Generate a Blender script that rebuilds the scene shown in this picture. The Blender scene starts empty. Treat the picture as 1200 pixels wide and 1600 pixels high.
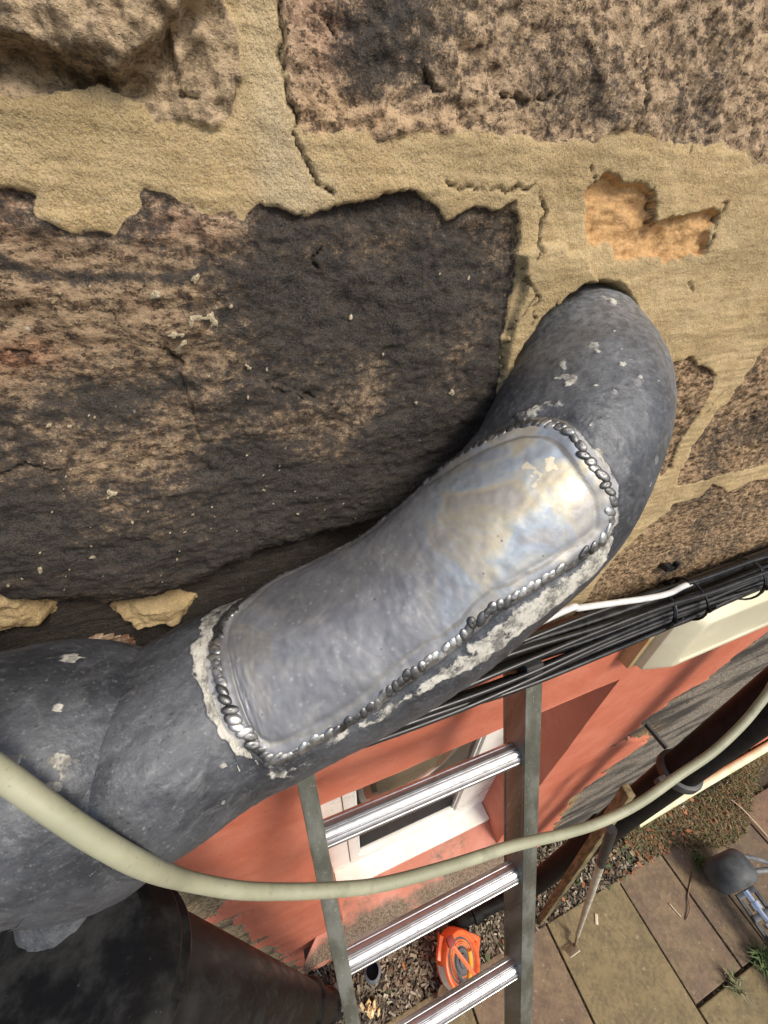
import bpy, bmesh, math, random
import numpy as np
from mathutils import Vector, Matrix
random.seed(7); rng = np.random.default_rng(7)
S = bpy.context.scene; COL = S.collection
# ------------------------------------------------------------------ camera
F = 601.0; DIST = .25; CAMH = 3.5
VH = np.array([1967, -412.6, F]); VD = np.array([-20, 780, F])
Xa = VH/np.linalg.norm(VH); Za = VD/np.linalg.norm(VD); Na = np.cross(Za, Xa); Na /= np.linalg.norm(Na)
if Na[2] < 0: Na = -Na
Xa = np.cross(Na, Za); Xa /= np.linalg.norm(Xa)
if Xa[0] < 0: Xa = -Xa
R3 = np.array([Xa, Na, -Za]); CP = np.array([0, -DIST, CAMH])
cd = bpy.data.cameras.new('camera'); cam = bpy.data.objects.new('camera', cd); COL.objects.link(cam)
cd.sensor_fit = 'VERTICAL'; cd.sensor_height = 36; cd.sensor_width = 27; cd.lens = 36*F/1600
cd.clip_start = .01; cd.clip_end = 500
rm = Matrix([[R3[i][0], -R3[i][1], -R3[i][2]] for i in range(3)])
cam.matrix_world = Matrix.Translation(CP) @ rm.to_4x4()
S.camera = cam
# ------------------------------------------------------------------ light
SUN = Vector((.32, -.60, .73)).normalized()
el = math.asin(SUN.z); az = math.atan2(SUN.x, SUN.y)
W = bpy.data.worlds.new('World'); S.world = W; W.use_nodes = True
wn = W.node_tree; bg = wn.nodes['Background']; sk = wn.nodes.new('ShaderNodeTexSky')
sk.sky_type = 'NISHITA'; sk.sun_disc = False; sk.sun_elevation = el; sk.sun_rotation = az
sk.air_density = 1.0; sk.dust_density = 2.5; sk.ozone_density = .8
wn.links.new(sk.outputs[0], bg.inputs[0]); bg.inputs[1].default_value = .15
sl = bpy.data.lights.new('sun', 'SUN'); sl.energy = 2.6; sl.angle = math.radians(18); sl.color = (1, .93, .82)
so = bpy.data.objects.new('sun', sl); COL.objects.link(so); so.rotation_euler = SUN.to_track_quat('Z', 'Y').to_euler()
S.view_settings.view_transform = 'Standard'; S.view_settings.look = 'None'
S.view_settings.exposure = .25; S.view_settings.gamma = 1
S.render.resolution_x = 768; S.render.resolution_y = 1024

# ------------------------------------------------------------------ measuring helpers (photo pixel -> point on a known plane)
def ray(u, v): return R3 @ np.array([u-600, v-800, F])
def onY(u, v, y=0.):
    d = ray(u, v); return CP + d*((y-CP[1])/d[1])
def onZ(u, v, z=0.):
    d = ray(u, v); return CP + d*((z-CP[2])/d[2])
def wall_pts(px): return np.array([onY(u, v)[[0, 2]] for u, v in px])

# ------------------------------------------------------------------ numpy noise
def _h(i, j, s):
    n = i.astype(np.uint32)*np.uint32(374761393) + j.astype(np.uint32)*np.uint32(668265263) + np.uint32((s*362437) & 0xffffffff)
    n = (n ^ (n >> np.uint32(13)))*np.uint32(1274126177)
    return ((n ^ (n >> np.uint32(16))) & np.uint32(0xffff)).astype(np.float32)*np.float32(1/65535)
def vn(x, y, s=0):
    i = np.floor(x).astype(np.int32); j = np.floor(y).astype(np.int32)
    fx = (x-i).astype(np.float32); fy = (y-j).astype(np.float32); fx = fx*fx*(3-2*fx); fy = fy*fy*(3-2*fy)
    a = _h(i, j, s); b = _h(i+1, j, s); c = _h(i, j+1, s); d = _h(i+1, j+1, s)
    return (a+(b-a)*fx)*(1-fy)+(c+(d-c)*fx)*fy-.5
def fbm(x, y, size, octv=4, s=0, g=.5):
    o = 0; a = 1; f = 1/size
    for k in range(octv):
        c, q = math.cos(.7*k), math.sin(.7*k)
        o = o + a*vn((x*c-y*q)*f+31.7*k, (x*q+y*c)*f-17.3*k, s+k); a *= g; f *= 2.03
    return o
def sst(a, b, x):
    t = np.clip((x-a)/(b-a), 0, 1); return t*t*(3-2*t)
def sdpoly(P, X, Y, lim=.12):
    """signed distance, + inside; only evaluated near the polygon"""
    P = np.asarray(P, float); out = np.full(X.shape, -lim, np.float32)
    m = (X > P[:, 0].min()-lim) & (X < P[:, 0].max()+lim) & (Y > P[:, 1].min()-lim) & (Y < P[:, 1].max()+lim)
    x = X[m]; y = Y[m]; d = np.full(x.shape, 1e9); ins = np.zeros(x.shape, bool)
    for k in range(len(P)):
        ax, ay = P[k]; bx, by = P[(k+1) % len(P)]
        ex, ey = bx-ax, by-ay; L = ex*ex+ey*ey+1e-12
        t = np.clip(((x-ax)*ex+(y-ay)*ey)/L, 0, 1)
        d = np.minimum(d, (x-ax-t*ex)**2+(y-ay-t*ey)**2)
        c = ((ay > y) != (by > y)) & (x < (bx-ax)*(y-ay)/(by-ay+1e-15)+ax)
        ins ^= c
    out[m] = np.where(ins, 1, -1)*np.sqrt(d); return out
def dline(P, X, Y, lim=.02):
    P = np.asarray(P, float); out = np.full(X.shape, lim, np.float32)
    m = (X > P[:, 0].min()-lim) & (X < P[:, 0].max()+lim) & (Y > P[:, 1].min()-lim) & (Y < P[:, 1].max()+lim)
    x = X[m]; y = Y[m]; d = np.full(x.shape, lim*lim)
    for k in range(len(P)-1):
        ax, ay = P[k]; bx, by = P[k+1]; ex, ey = bx-ax, by-ay; L = ex*ex+ey*ey+1e-12
        t = np.clip(((x-ax)*ex+(y-ay)*ey)/L, 0, 1)
        d = np.minimum(d, (x-ax-t*ex)**2+(y-ay-t*ey)**2)
    out[m] = np.sqrt(d); return out

# ------------------------------------------------------------------ object helpers
def tag(o, label=None, cat=None, group=None, kind=None):
    if label: o['label'] = label
    if cat: o['category'] = cat
    if group: o['group'] = group
    if kind: o['kind'] = kind
    return o
def empty(name, loc, label, cat, group=None):
    o = bpy.data.objects.new(name, None); COL.objects.link(o); o.location = loc; o.empty_display_size = .05
    return tag(o, label, cat, group)
def link(name, me, mat, parent=None, smooth=True):
    o = bpy.data.objects.new(name, me); COL.objects.link(o)
    if mat: me.materials.append(mat)
    if smooth: me.polygons.foreach_set('use_smooth', np.ones(len(me.polygons), bool))
    if parent:
        bpy.context.view_layer.update()
        o.parent = parent; o.matrix_parent_inverse = parent.matrix_basis.inverted()
    return o
def np_mesh(name, V, Q):
    """V (n,3), Q (m,4) quads (or (m,3))"""
    me = bpy.data.meshes.new(name); V = np.asarray(V, np.float32); Q = np.asarray(Q, np.int32)
    me.vertices.add(len(V)); me.vertices.foreach_set('co', V.ravel())
    k = Q.shape[1]; me.loops.add(Q.size); me.loops.foreach_set('vertex_index', Q.ravel())
    me.polygons.add(len(Q)); me.polygons.foreach_set('loop_start', np.arange(0, Q.size, k, dtype=np.int32))
    me.update(calc_edges=True); return me
def fattr(me, name, a):
    at = me.attributes.new(name, 'FLOAT', 'POINT'); at.data.foreach_set('value', np.asarray(a, np.float32).ravel())
def cattr(me, name, a):
    at = me.attributes.new(name, 'FLOAT_COLOR', 'POINT')
    a = np.asarray(a, np.float32).reshape(-1, 3); a = np.hstack([a, np.ones((len(a), 1), np.float32)])
    at.data.foreach_set('color', a.ravel())
def grid_quads(n, m, wrap=False):
    i = np.arange(n-1)[:, None]; j = np.arange(m if wrap else m-1)[None, :]; j2 = (j+1) % m
    return np.stack([i*m+j, i*m+j2, (i+1)*m+j2, (i+1)*m+j], -1).reshape(-1, 4)

class MB:
    """collects shapes into one mesh"""
    def __init__(s): s.v = []; s.f = []
    def add(s, V, Fc):
        o = len(s.v); s.v += [tuple(map(float, p)) for p in V]; s.f += [tuple(int(i)+o for i in q) for q in Fc]
    def box(s, c, size, M=None, taper=1.0, bev=0.0):
        bm = bmesh.new(); bmesh.ops.create_cube(bm, size=1)
        for v in bm.verts: v.co = Vector((v.co.x*size[0], v.co.y*size[1], v.co.z*size[2]))
        if bev > 0: bmesh.ops.bevel(bm, geom=list(bm.edges), offset=bev, segments=2, affect='EDGES', profile=.6)
        T = Matrix.Translation(Vector(c)) @ (M.to_4x4() if M is not None else Matrix.Identity(4))
        bm.verts.index_update()
        s.add([T @ v.co for v in bm.verts], [[v.index for v in f.verts] for f in bm.faces]); bm.free()
    def tube(s, P, r, k=16, cap=True, prof=None):
        P = np.array(P, float); n = len(P); rr = np.broadcast_to(np.asarray(r, float), (n,))
        c, U, V, T = frame(P); a = np.linspace(0, 2*np.pi, k, endpoint=False)
        pr = np.ones(k) if prof is None else prof(a)
        G = c[:, None]+(U[:, None]*np.cos(a)[None, :, None]+V[:, None]*np.sin(a)[None, :, None])*rr[:, None, None]*pr[None, :, None]
        o = len(s.v); s.v += [tuple(p) for p in G.reshape(-1, 3)]
        s.f += [tuple(int(t)+o for t in q) for q in grid_quads(n, k, True)]
        if cap:
            s.f.append(tuple(o+j for j in range(k))[::-1]); s.f.append(tuple(o+(n-1)*k+j for j in range(k)))
    def lathe(s, c, axis, prof, k=32):
        """prof: list of (t along axis, radius)"""
        c = np.array(c, float); ax = np.array(axis, float); ax /= np.linalg.norm(ax)
        s.tube([c+ax*t for t, _ in prof], [r for _, r in prof], k, True) if all(prof[i+1][0] > prof[i][0] for i in range(len(prof)-1)) else s._lathe(c, ax, prof, k)
    def _lathe(s, c, ax, prof, k):
        u = np.cross(ax, [0, 0, 1.]) if abs(ax[2]) < .9 else np.cross(ax, [1., 0, 0]); u /= np.linalg.norm(u); v = np.cross(ax, u)
        o = len(s.v); a = np.linspace(0, 2*np.pi, k, endpoint=False)
        for t, r in prof: s.v += [tuple(c+ax*t+(u*math.cos(q)+v*math.sin(q))*r) for q in a]
        s.f += [tuple(int(t)+o for t in q) for q in grid_quads(len(prof), k, True)]
        n = len(prof); s.f.append(tuple(o+j for j in range(k))[::-1]); s.f.append(tuple(o+(n-1)*k+j for j in range(k)))
    def build(s, name, mat, parent=None, smooth=True, bevel=0, auto=True):
        me = bpy.data.meshes.new(name); me.from_pydata(s.v, [], s.f); me.update()
        bm = bmesh.new(); bm.from_mesh(me); bmesh.ops.recalc_face_normals(bm, faces=bm.faces)
        if smooth and auto:
            for e in bm.edges:
                if len(e.link_faces) == 2 and e.calc_face_angle(0) > .65: e.smooth = False
        bm.to_mesh(me); bm.free()
        o = link(name, me, mat, parent, smooth)
        if bevel:
            md = o.modifiers.new('b', 'BEVEL'); md.width = bevel; md.segments = 2; md.limit_method = 'ANGLE'
        return o
def frame(P):
    T = np.gradient(P, axis=0); T /= np.linalg.norm(T, axis=1)[:, None]+1e-12
    u = np.cross(T[0], [0, 0, 1.])
    if np.linalg.norm(u) < 1e-3: u = np.cross(T[0], [1., 0, 0])
    u /= np.linalg.norm(u); U = []
    for t in T:
        u = u-t*(u@t); u /= np.linalg.norm(u); U.append(u)
    U = np.array(U); return P, U, np.cross(T, U), T
def spline(P, n=200):
    P = np.array(P, float); Q = np.vstack([2*P[0]-P[1], P, 2*P[-1]-P[-2]]); out = []
    for i in range(1, len(Q)-2):
        t = np.linspace(0, 1, max(2, n//(len(P)-1)), endpoint=False)[:, None]; a, b, c, d = Q[i-1], Q[i], Q[i+1], Q[i+2]
        out.append(.5*((2*b)+(-a+c)*t+(2*a-5*b+4*c-d)*t*t+(-a+3*b-3*c+d)*t**3))
    out.append(P[-1:]); return np.vstack(out)
def resample(Q, step):
    L = np.r_[0, np.cumsum(np.linalg.norm(np.diff(Q[:, :3], axis=0), axis=1))]; n = max(3, int(L[-1]/step))
    t = np.linspace(0, L[-1], n); return np.stack([np.interp(t, L, Q[:, k]) for k in range(Q.shape[1])], 1), t

# ------------------------------------------------------------------ material helper
class Mt:
    def __init__(s, name, **kw):
        s.m = bpy.data.materials.new(name); s.m.use_nodes = True; s.t = s.m.node_tree; s.N = s.t.nodes
        s.b = s.N['Principled BSDF']; s._co = None
        for k, v in kw.items(): s.set(k, v)
    def set(s, k, v):
        i = s.b.inputs[k]
        if isinstance(v, bpy.types.NodeSocket): s.t.links.new(v, i)
        else: i.default_value = (*v, 1) if isinstance(v, tuple) and len(v) == 3 else v
    def node(s, ty, **kw):
        n = s.N.new(ty)
        for k, v in kw.items(): setattr(n, k, v)
        return n
    def con(s, v, i):
        if isinstance(v, bpy.types.NodeSocket): s.t.links.new(v, i)
        elif isinstance(v, (tuple, list)) and len(v) == 3 and i.type == 'RGBA': i.default_value = (*v, 1)
        else: i.default_value = v
    def co(s, scale=(1, 1, 1), rot=(0, 0, 0)):
        if s._co is None: s._co = s.node('ShaderNodeTexCoord').outputs['Object']
        m = s.node('ShaderNodeMapping'); s.t.links.new(s._co, m.inputs[0]); m.inputs['Scale'].default_value = scale; m.inputs['Rotation'].default_value = rot
        return m.outputs[0]
    def noise(s, scale, det=3, rough=.55, st=(1, 1, 1), rot=(0, 0, 0), dist=0):
        n = s.node('ShaderNodeTexNoise'); s.t.links.new(s.co(st, rot), n.inputs['Vector'])
        n.inputs['Scale'].default_value = scale; n.inputs['Detail'].default_value = det; n.inputs['Roughness'].default_value = rough; n.inputs['Distortion'].default_value = dist
        return n.outputs[0]
    def voro(s, scale, feature='F1', st=(1, 1, 1), out='Distance'):
        n = s.node('ShaderNodeTexVoronoi', feature=feature); s.t.links.new(s.co(st), n.inputs['Vector']); n.inputs['Scale'].default_value = scale
        return n.outputs[out]
    def attr(s, name, col=False):
        n = s.node('ShaderNodeAttribute'); n.attribute_name = name; return n.outputs['Color' if col else 'Fac']
    def math(s, op, a, b=0., c=0., clamp=False):
        n = s.node('ShaderNodeMath', operation=op, use_clamp=clamp)
        for i, v in enumerate((a, b, c)): s.con(v, n.inputs[i])
        return n.outputs[0]
    def rng(s, v, a, b, lo=0., hi=1., smooth=True):
        n = s.node('ShaderNodeMapRange'); n.interpolation_type = 'SMOOTHSTEP' if smooth else 'LINEAR'
        for i, q in enumerate((v, a, b, lo, hi)): s.con(q, n.inputs[i])
        return n.outputs[0]
    def mix(s, f, a, b, mode='MIX'):
        n = s.node('ShaderNodeMix', data_type='RGBA', blend_type=mode); s.con(f, n.inputs[0]); s.con(a, n.inputs[6]); s.con(b, n.inputs[7]); return n.outputs[2]
    def ramp(s, f, stops):
        n = s.node('ShaderNodeValToRGB'); e = n.color_ramp.elements
        while len(e) < len(stops): e.new(.5)
        for k, (p, c) in enumerate(stops): e[k].position = p; e[k].color = (*c, 1)
        s.con(f, n.inputs[0]); return n.outputs[0]
    def bump(s, h, strength=.5, dist=.002, prev=None):
        n = s.node('ShaderNodeBump'); n.inputs['Strength'].default_value = strength; n.inputs['Distance'].default_value = dist
        s.con(h, n.inputs['Height'])
        if prev is not None: s.t.links.new(prev, n.inputs['Normal'])
        return n.outputs[0]
def worn(name, c1, c2, scale=30, rough=(.4, .7), metal=0., bump=.3, bs=200, st=(1, 1, 1), bd=.0006, spec=.5):
    m = Mt(name); n = m.noise(scale, 5, .62, st); g = m.noise(bs, 3, .6, st)
    f = m.rng(m.math('ADD', m.math('MULTIPLY', n, .75), m.math('MULTIPLY', g, .25)), .36, .64)
    m.set('Base Color', m.mix(f, c1, c2)); m.set('Roughness', m.rng(n, .3, .7, rough[0], rough[1]))
    m.set('Metallic', metal); m.set('Normal', m.bump(g, bump, bd)); m.set('Specular IOR Level', spec); return m.m

# ================================================================== THE HOUSE WALL
WIN = (-.035, .70, 1.0, 2.65)    # opening x0,x1,z0,z1
def axis(lo, fine0, fine1, hi, st, g):
    a = [fine0]
    while a[-1] > lo: a.append(a[-1]-(st+g*(fine0-a[-1])))
    b = list(np.arange(fine0+st, fine1, st))
    while b[-1] < hi: b.append(b[-1]+st+g*max(0, b[-1]-fine1))
    return np.array(a[::-1]+b)
def snap(a, v): a[np.argmin(abs(a-v))] = v
XS = axis(-3., -.22, .70, 6., .0012, .012); ZS = axis(0., 2.98, 3.61, 5.2, .0012, .012)
ZS[0] = -.06
for v in WIN[:2]: snap(XS, v)
for v in WIN[2:]: snap(ZS, v)
GX, GZ = np.meshgrid(XS, ZS); gx = GX.ravel().astype(np.float32); gz = GZ.ravel().astype(np.float32)
wx = gx+fbm(gx, gz, .008, 3, 11)*.0035; wz = gz+fbm(gx, gz, .008, 3, 23)*.0035
st = {}
st['S1'] = [(-300, -300), (340, -300), (352, 0), (372, 60), (374, 130), (360, 175), (335, 195), (240, 192), (222, 170), (150, 130), (70, 150), (0, 158), (-300, 170)]
st['S2'] = [(-400, 300), (0, 290), (45, 300), (60, 345), (100, 362), (185, 362), (215, 330), (222, 300), (262, 303), (300, 315), (308, 335), (330, 338), (362, 327), (380, 343), (408, 320), (440, 322), (482, 343), (520, 325), (600, 305), (650, 298), (680, 320), (700, 341), (718, 335), (742, 320), (770, 326), (806, 316), (812, 372), (806, 430), (796, 470), (786, 510), (778, 560), (776, 620), (775, 680), (730, 760), (600, 830), (420, 872), (330, 918), (240, 950), (160, 960), (90, 958), (0, 948), (-400, 940)]
st['S3'] = [(438, -300), (440, 0), (442, 100), (458, 180), (474, 216), (520, 208), (560, 205), (600, 217), (640, 208), (700, 210), (760, 206), (790, 213), (860, 222), (925, 222), (945, 212), (985, 204), (1010, 206), (1040, 226), (1080, 224), (1120, 224), (1135, 233), (1165, 236), (1185, 262), (1500, 250), (1500, -300)]
st['S4'] = [(916, 292), (930, 286), (942, 271), (960, 280), (975, 284), (1010, 290), (1021, 302), (1017, 330), (1019, 348), (1032, 345), (1070, 335), (1124, 327), (1122, 345), (1110, 360), (1108, 385), (1103, 397), (1085, 398), (1070, 402), (1036, 411), (1012, 402), (984, 402), (958, 407), (956, 396), (953, 380), (925, 385), (915, 380)]
st['S5'] = [(1020, 575), (1045, 566), (1075, 558), (1092, 570), (1118, 586), (1112, 605), (1090, 645), (1062, 690), (1048, 730), (1030, 745)]
st['S6'] = [(1240, 505), (1190, 545), (1160, 595), (1140, 625), (1120, 640), (1085, 690), (1062, 735), (1055, 758), (1080, 755), (1120, 742), (1160, 735), (1240, 715)]
st['S7'] = [(1045, 800), (1050, 788), (1090, 778), (1112, 755), (1140, 768), (1170, 752), (1240, 742), (1500, 700), (1500, 900), (1240, 880), (1000, 985), (880, 985), (960, 870), (1015, 820)]
sd = np.full(gx.shape, -.1); sid = np.zeros(gx.shape, int); SDS = {}
for k, (nm, px) in enumerate(st.items()):
    q = sdpoly(wall_pts(px), wx, wz, .1); SDS[nm] = q; sid = np.where(q > sd, k+1, sid); sd = np.maximum(sd, q)
# courses that lie outside the photograph: generic rubble so that the wall goes on
far = (gx < -.35) | (gz > 3.66) | ((gx > .98) & (gz > 2.9))
rw = gz*3.6+vn(gx*1.5, gz*0, 5)*.4; row = np.floor(rw); cx = gx*2.1+_h(row.astype(np.int64), row.astype(np.int64)*0, 3)*2+vn(gx*0, gz*7, 8)*.15
ex = np.minimum(cx-np.floor(cx), np.ceil(cx)-cx)/2.1; ez = np.minimum(rw-row, row+1-rw)/3.6
gs = np.minimum(ex, ez)-.012+fbm(gx, gz, .03, 3, 4)*.012
sd = np.where(far, np.where(sd > 0, sd, gs), sd); sid = np.where(far & (sid == 0), 8, sid)
# cavities
gap = sdpoly(wall_pts([(-400, 935), (0, 946), (90, 957), (160, 959), (240, 949), (330, 917), (345, 896), (420, 868), (465, 858), (600, 820), (730, 750), (775, 690), (800, 760), (620, 960), (500, 1000), (300, 1100), (200, 1110), (60, 1110), (-400, 1110)]), wx, wz, .05)
blob = np.maximum(sdpoly(wall_pts([(-300, 970), (0, 960), (22, 970), (40, 982), (62, 992), (58, 1003), (36, 1015), (-300, 1060)]), wx, wz, .05),
                  sdpoly(wall_pts([(168, 992), (190, 982), (225, 973), (275, 968), (300, 975), (280, 1000), (210, 1012), (180, 998)]), wx, wz, .05))
flap = sdpoly(wall_pts([(812, 395), (850, 380), (905, 400), (930, 440), (880, 500), (835, 545), (812, 600), (797, 628), (783, 622), (778, 585), (785, 540), (800, 490), (815, 440)]), wx, wz, .05)
flap2 = sdpoly(wall_pts([(862, 470), (935, 445), (925, 470), (880, 520), (858, 560), (828, 548), (845, 500)]), wx, wz, .05)
paint = sdpoly([(-.275, 2.985), (2.1, 2.985), (1.6, 2.75), (1.355, 2.53), (1.281, 2.41), (1.24, 2.26), (1.054, 2.145), (1.016, 2.03), (1.10, 2.0), (1.297, 1.81), (1.15, 1.60), (1.06, 1.40), (1.12, 1.0), (1.2, .6), (1.3, .03), (-.275, .03)],
               gx+fbm(gx*.5, gz*1.6, .1, 5, 40)*.10, gz+fbm(gx*.6, gz, .12, 5, 41)*.10, .3)
s = sst(-.0006, .0012, sd); n1 = fbm(gx, gz, .05, 5, 50, .55); n2 = fbm(gx, gz, .007, 4, 60, .6); n3 = fbm(gx*.35, gz, .012, 4, 70, .6)
sl_ = fbm(gx*.8+gz*.5, gz*.9-gx*.3, .02, 4, 75, .6)
hm = 2.0*n1+.45*n2+.9*fbm(gx*.14, gz, .004, 3, 65)+1.2*fbm(gx, gz, .02, 3, 66)
hs = 5*n1+2.2*n2+2.2*n3
S1 = (sid == 1)
lip = wall_pts([(-60, 95), (0, 84), (40, 86), (95, 100), (130, 118), (178, 108), (215, 84), (240, 68), (262, 30), (290, 5), (360, -30)])
lz = np.interp(gx, lip[:, 0], lip[:, 1])+fbm(gx, gz, .02, 3, 90)*.006
over = sst(-.004, .0015, gz-lz)*(gx < lip[-1, 0])
under = np.exp(-np.clip(lz-gz, 0, 1)/.012)*(gz < lz)*(gx < lip[-3, 0])
hs = np.where(S1, 3+9*over-9*under+5*n1+3.4*n2+3.0*sl_, hs)
cave = np.exp(-(((gx-wall_pts([(125, 118)])[0, 0])/.017)**2+((gz-wall_pts([(125, 122)])[0, 1])/.005)**2))
hs = hs-9*cave*S1
hs = np.where(sid == 2, -1.5+7*fbm(gx, gz, .09, 3, 80)+2.6*n3+1.4*n2+2.2*fbm(gx, gz, .018, 4, 81), hs)
hs = np.where(sid == 3, 0.5+5*fbm(gx, gz, .06, 3, 82)+2.4*n2+1.8*sl_, hs)
hs = np.where(sid == 4, -5+3.5*n3+1.8*n2, hs); hs = np.where((sid >= 5), -2+5*n1+3.0*n3+2.0*n2, hs)
# big stone: ledge line that breaks the face, and rounding off towards its lower edge
crk = wall_pts([(278, 558), (300, 580), (318, 598), (345, 606), (378, 592), (420, 600), (470, 612), (505, 630), (525, 622), (545, 640), (575, 660)])
cz = np.interp(gx, crk[:, 0], crk[:, 1]); mk = (gx > crk[0, 0]) & (gx < crk[-1, 0]+.03)
dd = cz-gz+fbm(gx, gz, .02, 3, 95)*.004
hs = np.where((sid == 2) & mk, hs+4.5*sst(-.001, .001, dd)*np.exp(-np.clip(dd, 0, 1)/.05)-1.5*np.exp(-(dd/.0015)**2), hs)
hs = np.where(sid == 2, hs-10*sst(.02, -.002, SDS['S2'])*(gz < 3.36)*(gx < .12), hs)
hm = hm+1.2+.5*sst(.0, -.004, sd)
rg = 1-2*np.abs(fbm(gx+.4*gz, gz-.3*gx, .011, 3, 67, .6)); rg2 = fbm(gx*.8, gz, .0052, 2, 68, .7)
hs = hs+np.where(sid == 4, .4, np.where(sid == 2, .42, .9))*(1.1*rg+1.4*rg2+.9*sl_*(sid == 3))
h = hm*(1-s)+hs*s
cut = np.zeros(gx.shape, np.float32); crumb = np.zeros(gx.shape, np.float32)
KW0 = gx+fbm(gx, gz, .006, 3, 99)*.004; KW1 = gz+fbm(gx, gz, .006, 3, 98)*.004
def crack(px, w=1.0, d=3.0):
    global h, cut
    q = dline(wall_pts(px), KW0, KW1)
    w *= .62; e = np.exp(-(q/(w*.001))**2); h -= d*e; cut = np.maximum(cut, e)
crack([(436, 0), (440, 90), (450, 150), (462, 205), (474, 250), (480, 272), (500, 290), (525, 305)], 1.0, 4)
for c_ in ([(815, 420), (815, 440), (830, 455), (800, 500), (786, 530), (780, 590)], [(850, 330), (838, 380), (832, 400)], [(697, 285), (705, 293), (760, 296), (840, 292)],
           [(918, 262), (926, 275), (920, 300)], [(830, 455), (825, 480), (822, 505)], [(858, 470), (862, 490), (858, 510)]): crack(c_, .8, 3)
for c_ in ([(658, 100), (664, 125), (672, 140), (690, 146)], [(785, 145), (795, 158), (820, 160), (876, 151)], [(998, 200), (1002, 175), (1010, 110), (1015, 85)], [(0, 550), (25, 553), (52, 548)],
           [(1018, 290), (1020, 320), (1017, 345), (1030, 350)], [(1128, 320), (1140, 318), (1122, 345), (1108, 390)], [(1100, 645), (1130, 610)], [(1140, 690), (1165, 660)],
           [(1030, 700), (1075, 640)], [(250, 545), (285, 570)], [(420, 600), (440, 612), (520, 632)], [(280, 145), (310, 147)], [(500, 30), (530, 60)], [(505, 383), (492, 400), (498, 418)], [(845, 300), (850, 330), (842, 350), (838, 395)],
           [(1070, 240), (1078, 225)], [(1075, 440), (1080, 455)], [(0, 740), (40, 728), (90, 735)]): crack(c_, 1.0, 3.5)
h = np.where(flap > -.002, h+6*sst(-.0015, .0015, flap), h); h = np.where(flap2 > -.002, h+3*sst(-.0015, .001, flap2), h)
h = h-34*sst(-.001, .003, gap)
h = np.where(blob > -.003, h+(16+6*fbm(gx, gz, .01, 3, 7))*sst(-.003, .005, blob), h)
# the hole the pipe comes out of
EC = (.262, 3.40); dc = np.hypot(gx-EC[0], gz-EC[1])+fbm(gx, gz, .02, 3, 33)*.006
h = h-24*sst(.066, .0615, dc)
# gap behind the pipe, to the right of the big stone
gp2 = sdpoly(wall_pts([(776, 622), (790, 632), (800, 650), (770, 690), (745, 700), (762, 655)]), wx, wz, .03); h = h-14*sst(-.002, .003, gp2)
CW0 = gx+fbm(gx, gz, .005, 3, 501)*.004; CW1 = gz+fbm(gx, gz, .005, 3, 502)*.004
def crumbs(px, w):
    global h, crumb
    P_ = wall_pts(px); P_ = P_ if len(P_) > 1 else np.vstack([P_, P_+1e-5]); q = dline(P_, CW0, CW1, .006)
    e = sst(w*1.3, w*.6, q); h = h+1.6*e; crumb = np.maximum(crumb, e)
crumbs([(293, 507), (302, 496), (318, 492), (330, 495), (337, 508)], .0012); crumbs([(266, 520), (284, 522)], .0011); crumbs([(290, 532), (282, 548)], .0018)
for (cx_, cy_, cr_) in ((305, 440, .0024), (242, 458, .0018), (362, 478, .0012), (548, 498, .0015), (560, 505, .001), (385, 573, .0013), (418, 577, .0013), (328, 588, .001), (390, 617, .0014), (448, 699, .0012), (76, 667, .0014), (102, 670, .001), (175, 770, .0022), (145, 867, .0022), (300, 805, .0011), (145, 655, .001),
    (65, 885, .0018), (15, 912, .0016), (600, 560, .0012), (735, 440, .0012), (690, 425, .001), (648, 632, .0014), (705, 610, .0022), (90, 456, .001), (137, 443, .001), (310, 650, .0008), (465, 802, .0009), (20, 1000, .001)): crumbs([(cx_, cy_)], cr_)
for _i in range(90):
    u_, v_ = random.uniform(20, 560), random.uniform(700, 940)
    if v_ < 960-max(0, u_-250)*.35: crumbs([(u_, v_)], random.uniform(.0003, .0008))
# painted render: smooth, slightly wavy, coming off at its edge
ps = sst(-.002, .002, paint)*(gz < 3.02)
low = (gz < 2.95).astype(float)
hl = -9+9*fbm(gx*.35, gz*1.3, .08, 5, 120)+3*fbm(gx*.3, gz, .02, 3, 121)
h = h*(1-low)+hl*low
h = h*(1-ps)+ps*(2+2.2*fbm(gx, gz, .25, 3, 130)+.8*fbm(gx, gz, .03, 3, 131))
ed = sst(.35, .15, np.minimum(abs(gx+.3), .4))*0
# ---- colour fields (stone tones and sooty stains, with some shade painted in)
def g2(px, r, amp=1.):
    c = wall_pts([px])[0]; return amp*np.exp(-(((gx-c[0])/r[0])**2+((gz-c[1])/r[1])**2))
soot_shade = .60+.80*fbm(gx, gz, .07, 4, 140)+.5*fbm(gx*.5, gz, .015, 3, 141)
soot_shade = soot_shade+sst(3.44, 3.31, gz)*.62+g2((660, 460), (.05, .045), .6)+g2((470, 520), (.045, .04), .45)+g2((130, 640), (.03, .012), .5)+g2((430, 430), (.03, .02), .3)+g2((620, 700), (.06, .05), .5)+g2((150, 880), (.08, .02), .3)  # sooty stains, plus soft shade painted over the lower part of the stone
soot_shade = soot_shade-g2((120, 480), (.06, .032), .75)-g2((330, 680), (.05, .012), .5)-g2((560, 380), (.05, .014), .35)-g2((60, 740), (.05, .01), .3)-g2((320, 350), (.02, .012), .5)
soot2 = .12+1.1*fbm(gx, gz, .05, 4, 150)+g2((560, 110), (.02, .016), .7)+g2((640, 40), (.04, .03), .3)+g2((880, 120), (.03, .02), .3)+g2((1120, 150), (.05, .02), .3)-g2((620, 180), (.05, .012), .5)
soot_shade = np.where(sid == 2, soot_shade, np.where(sid == 3, soot2, .18+1.0*fbm(gx, gz, .05, 4, 160)))
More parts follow.
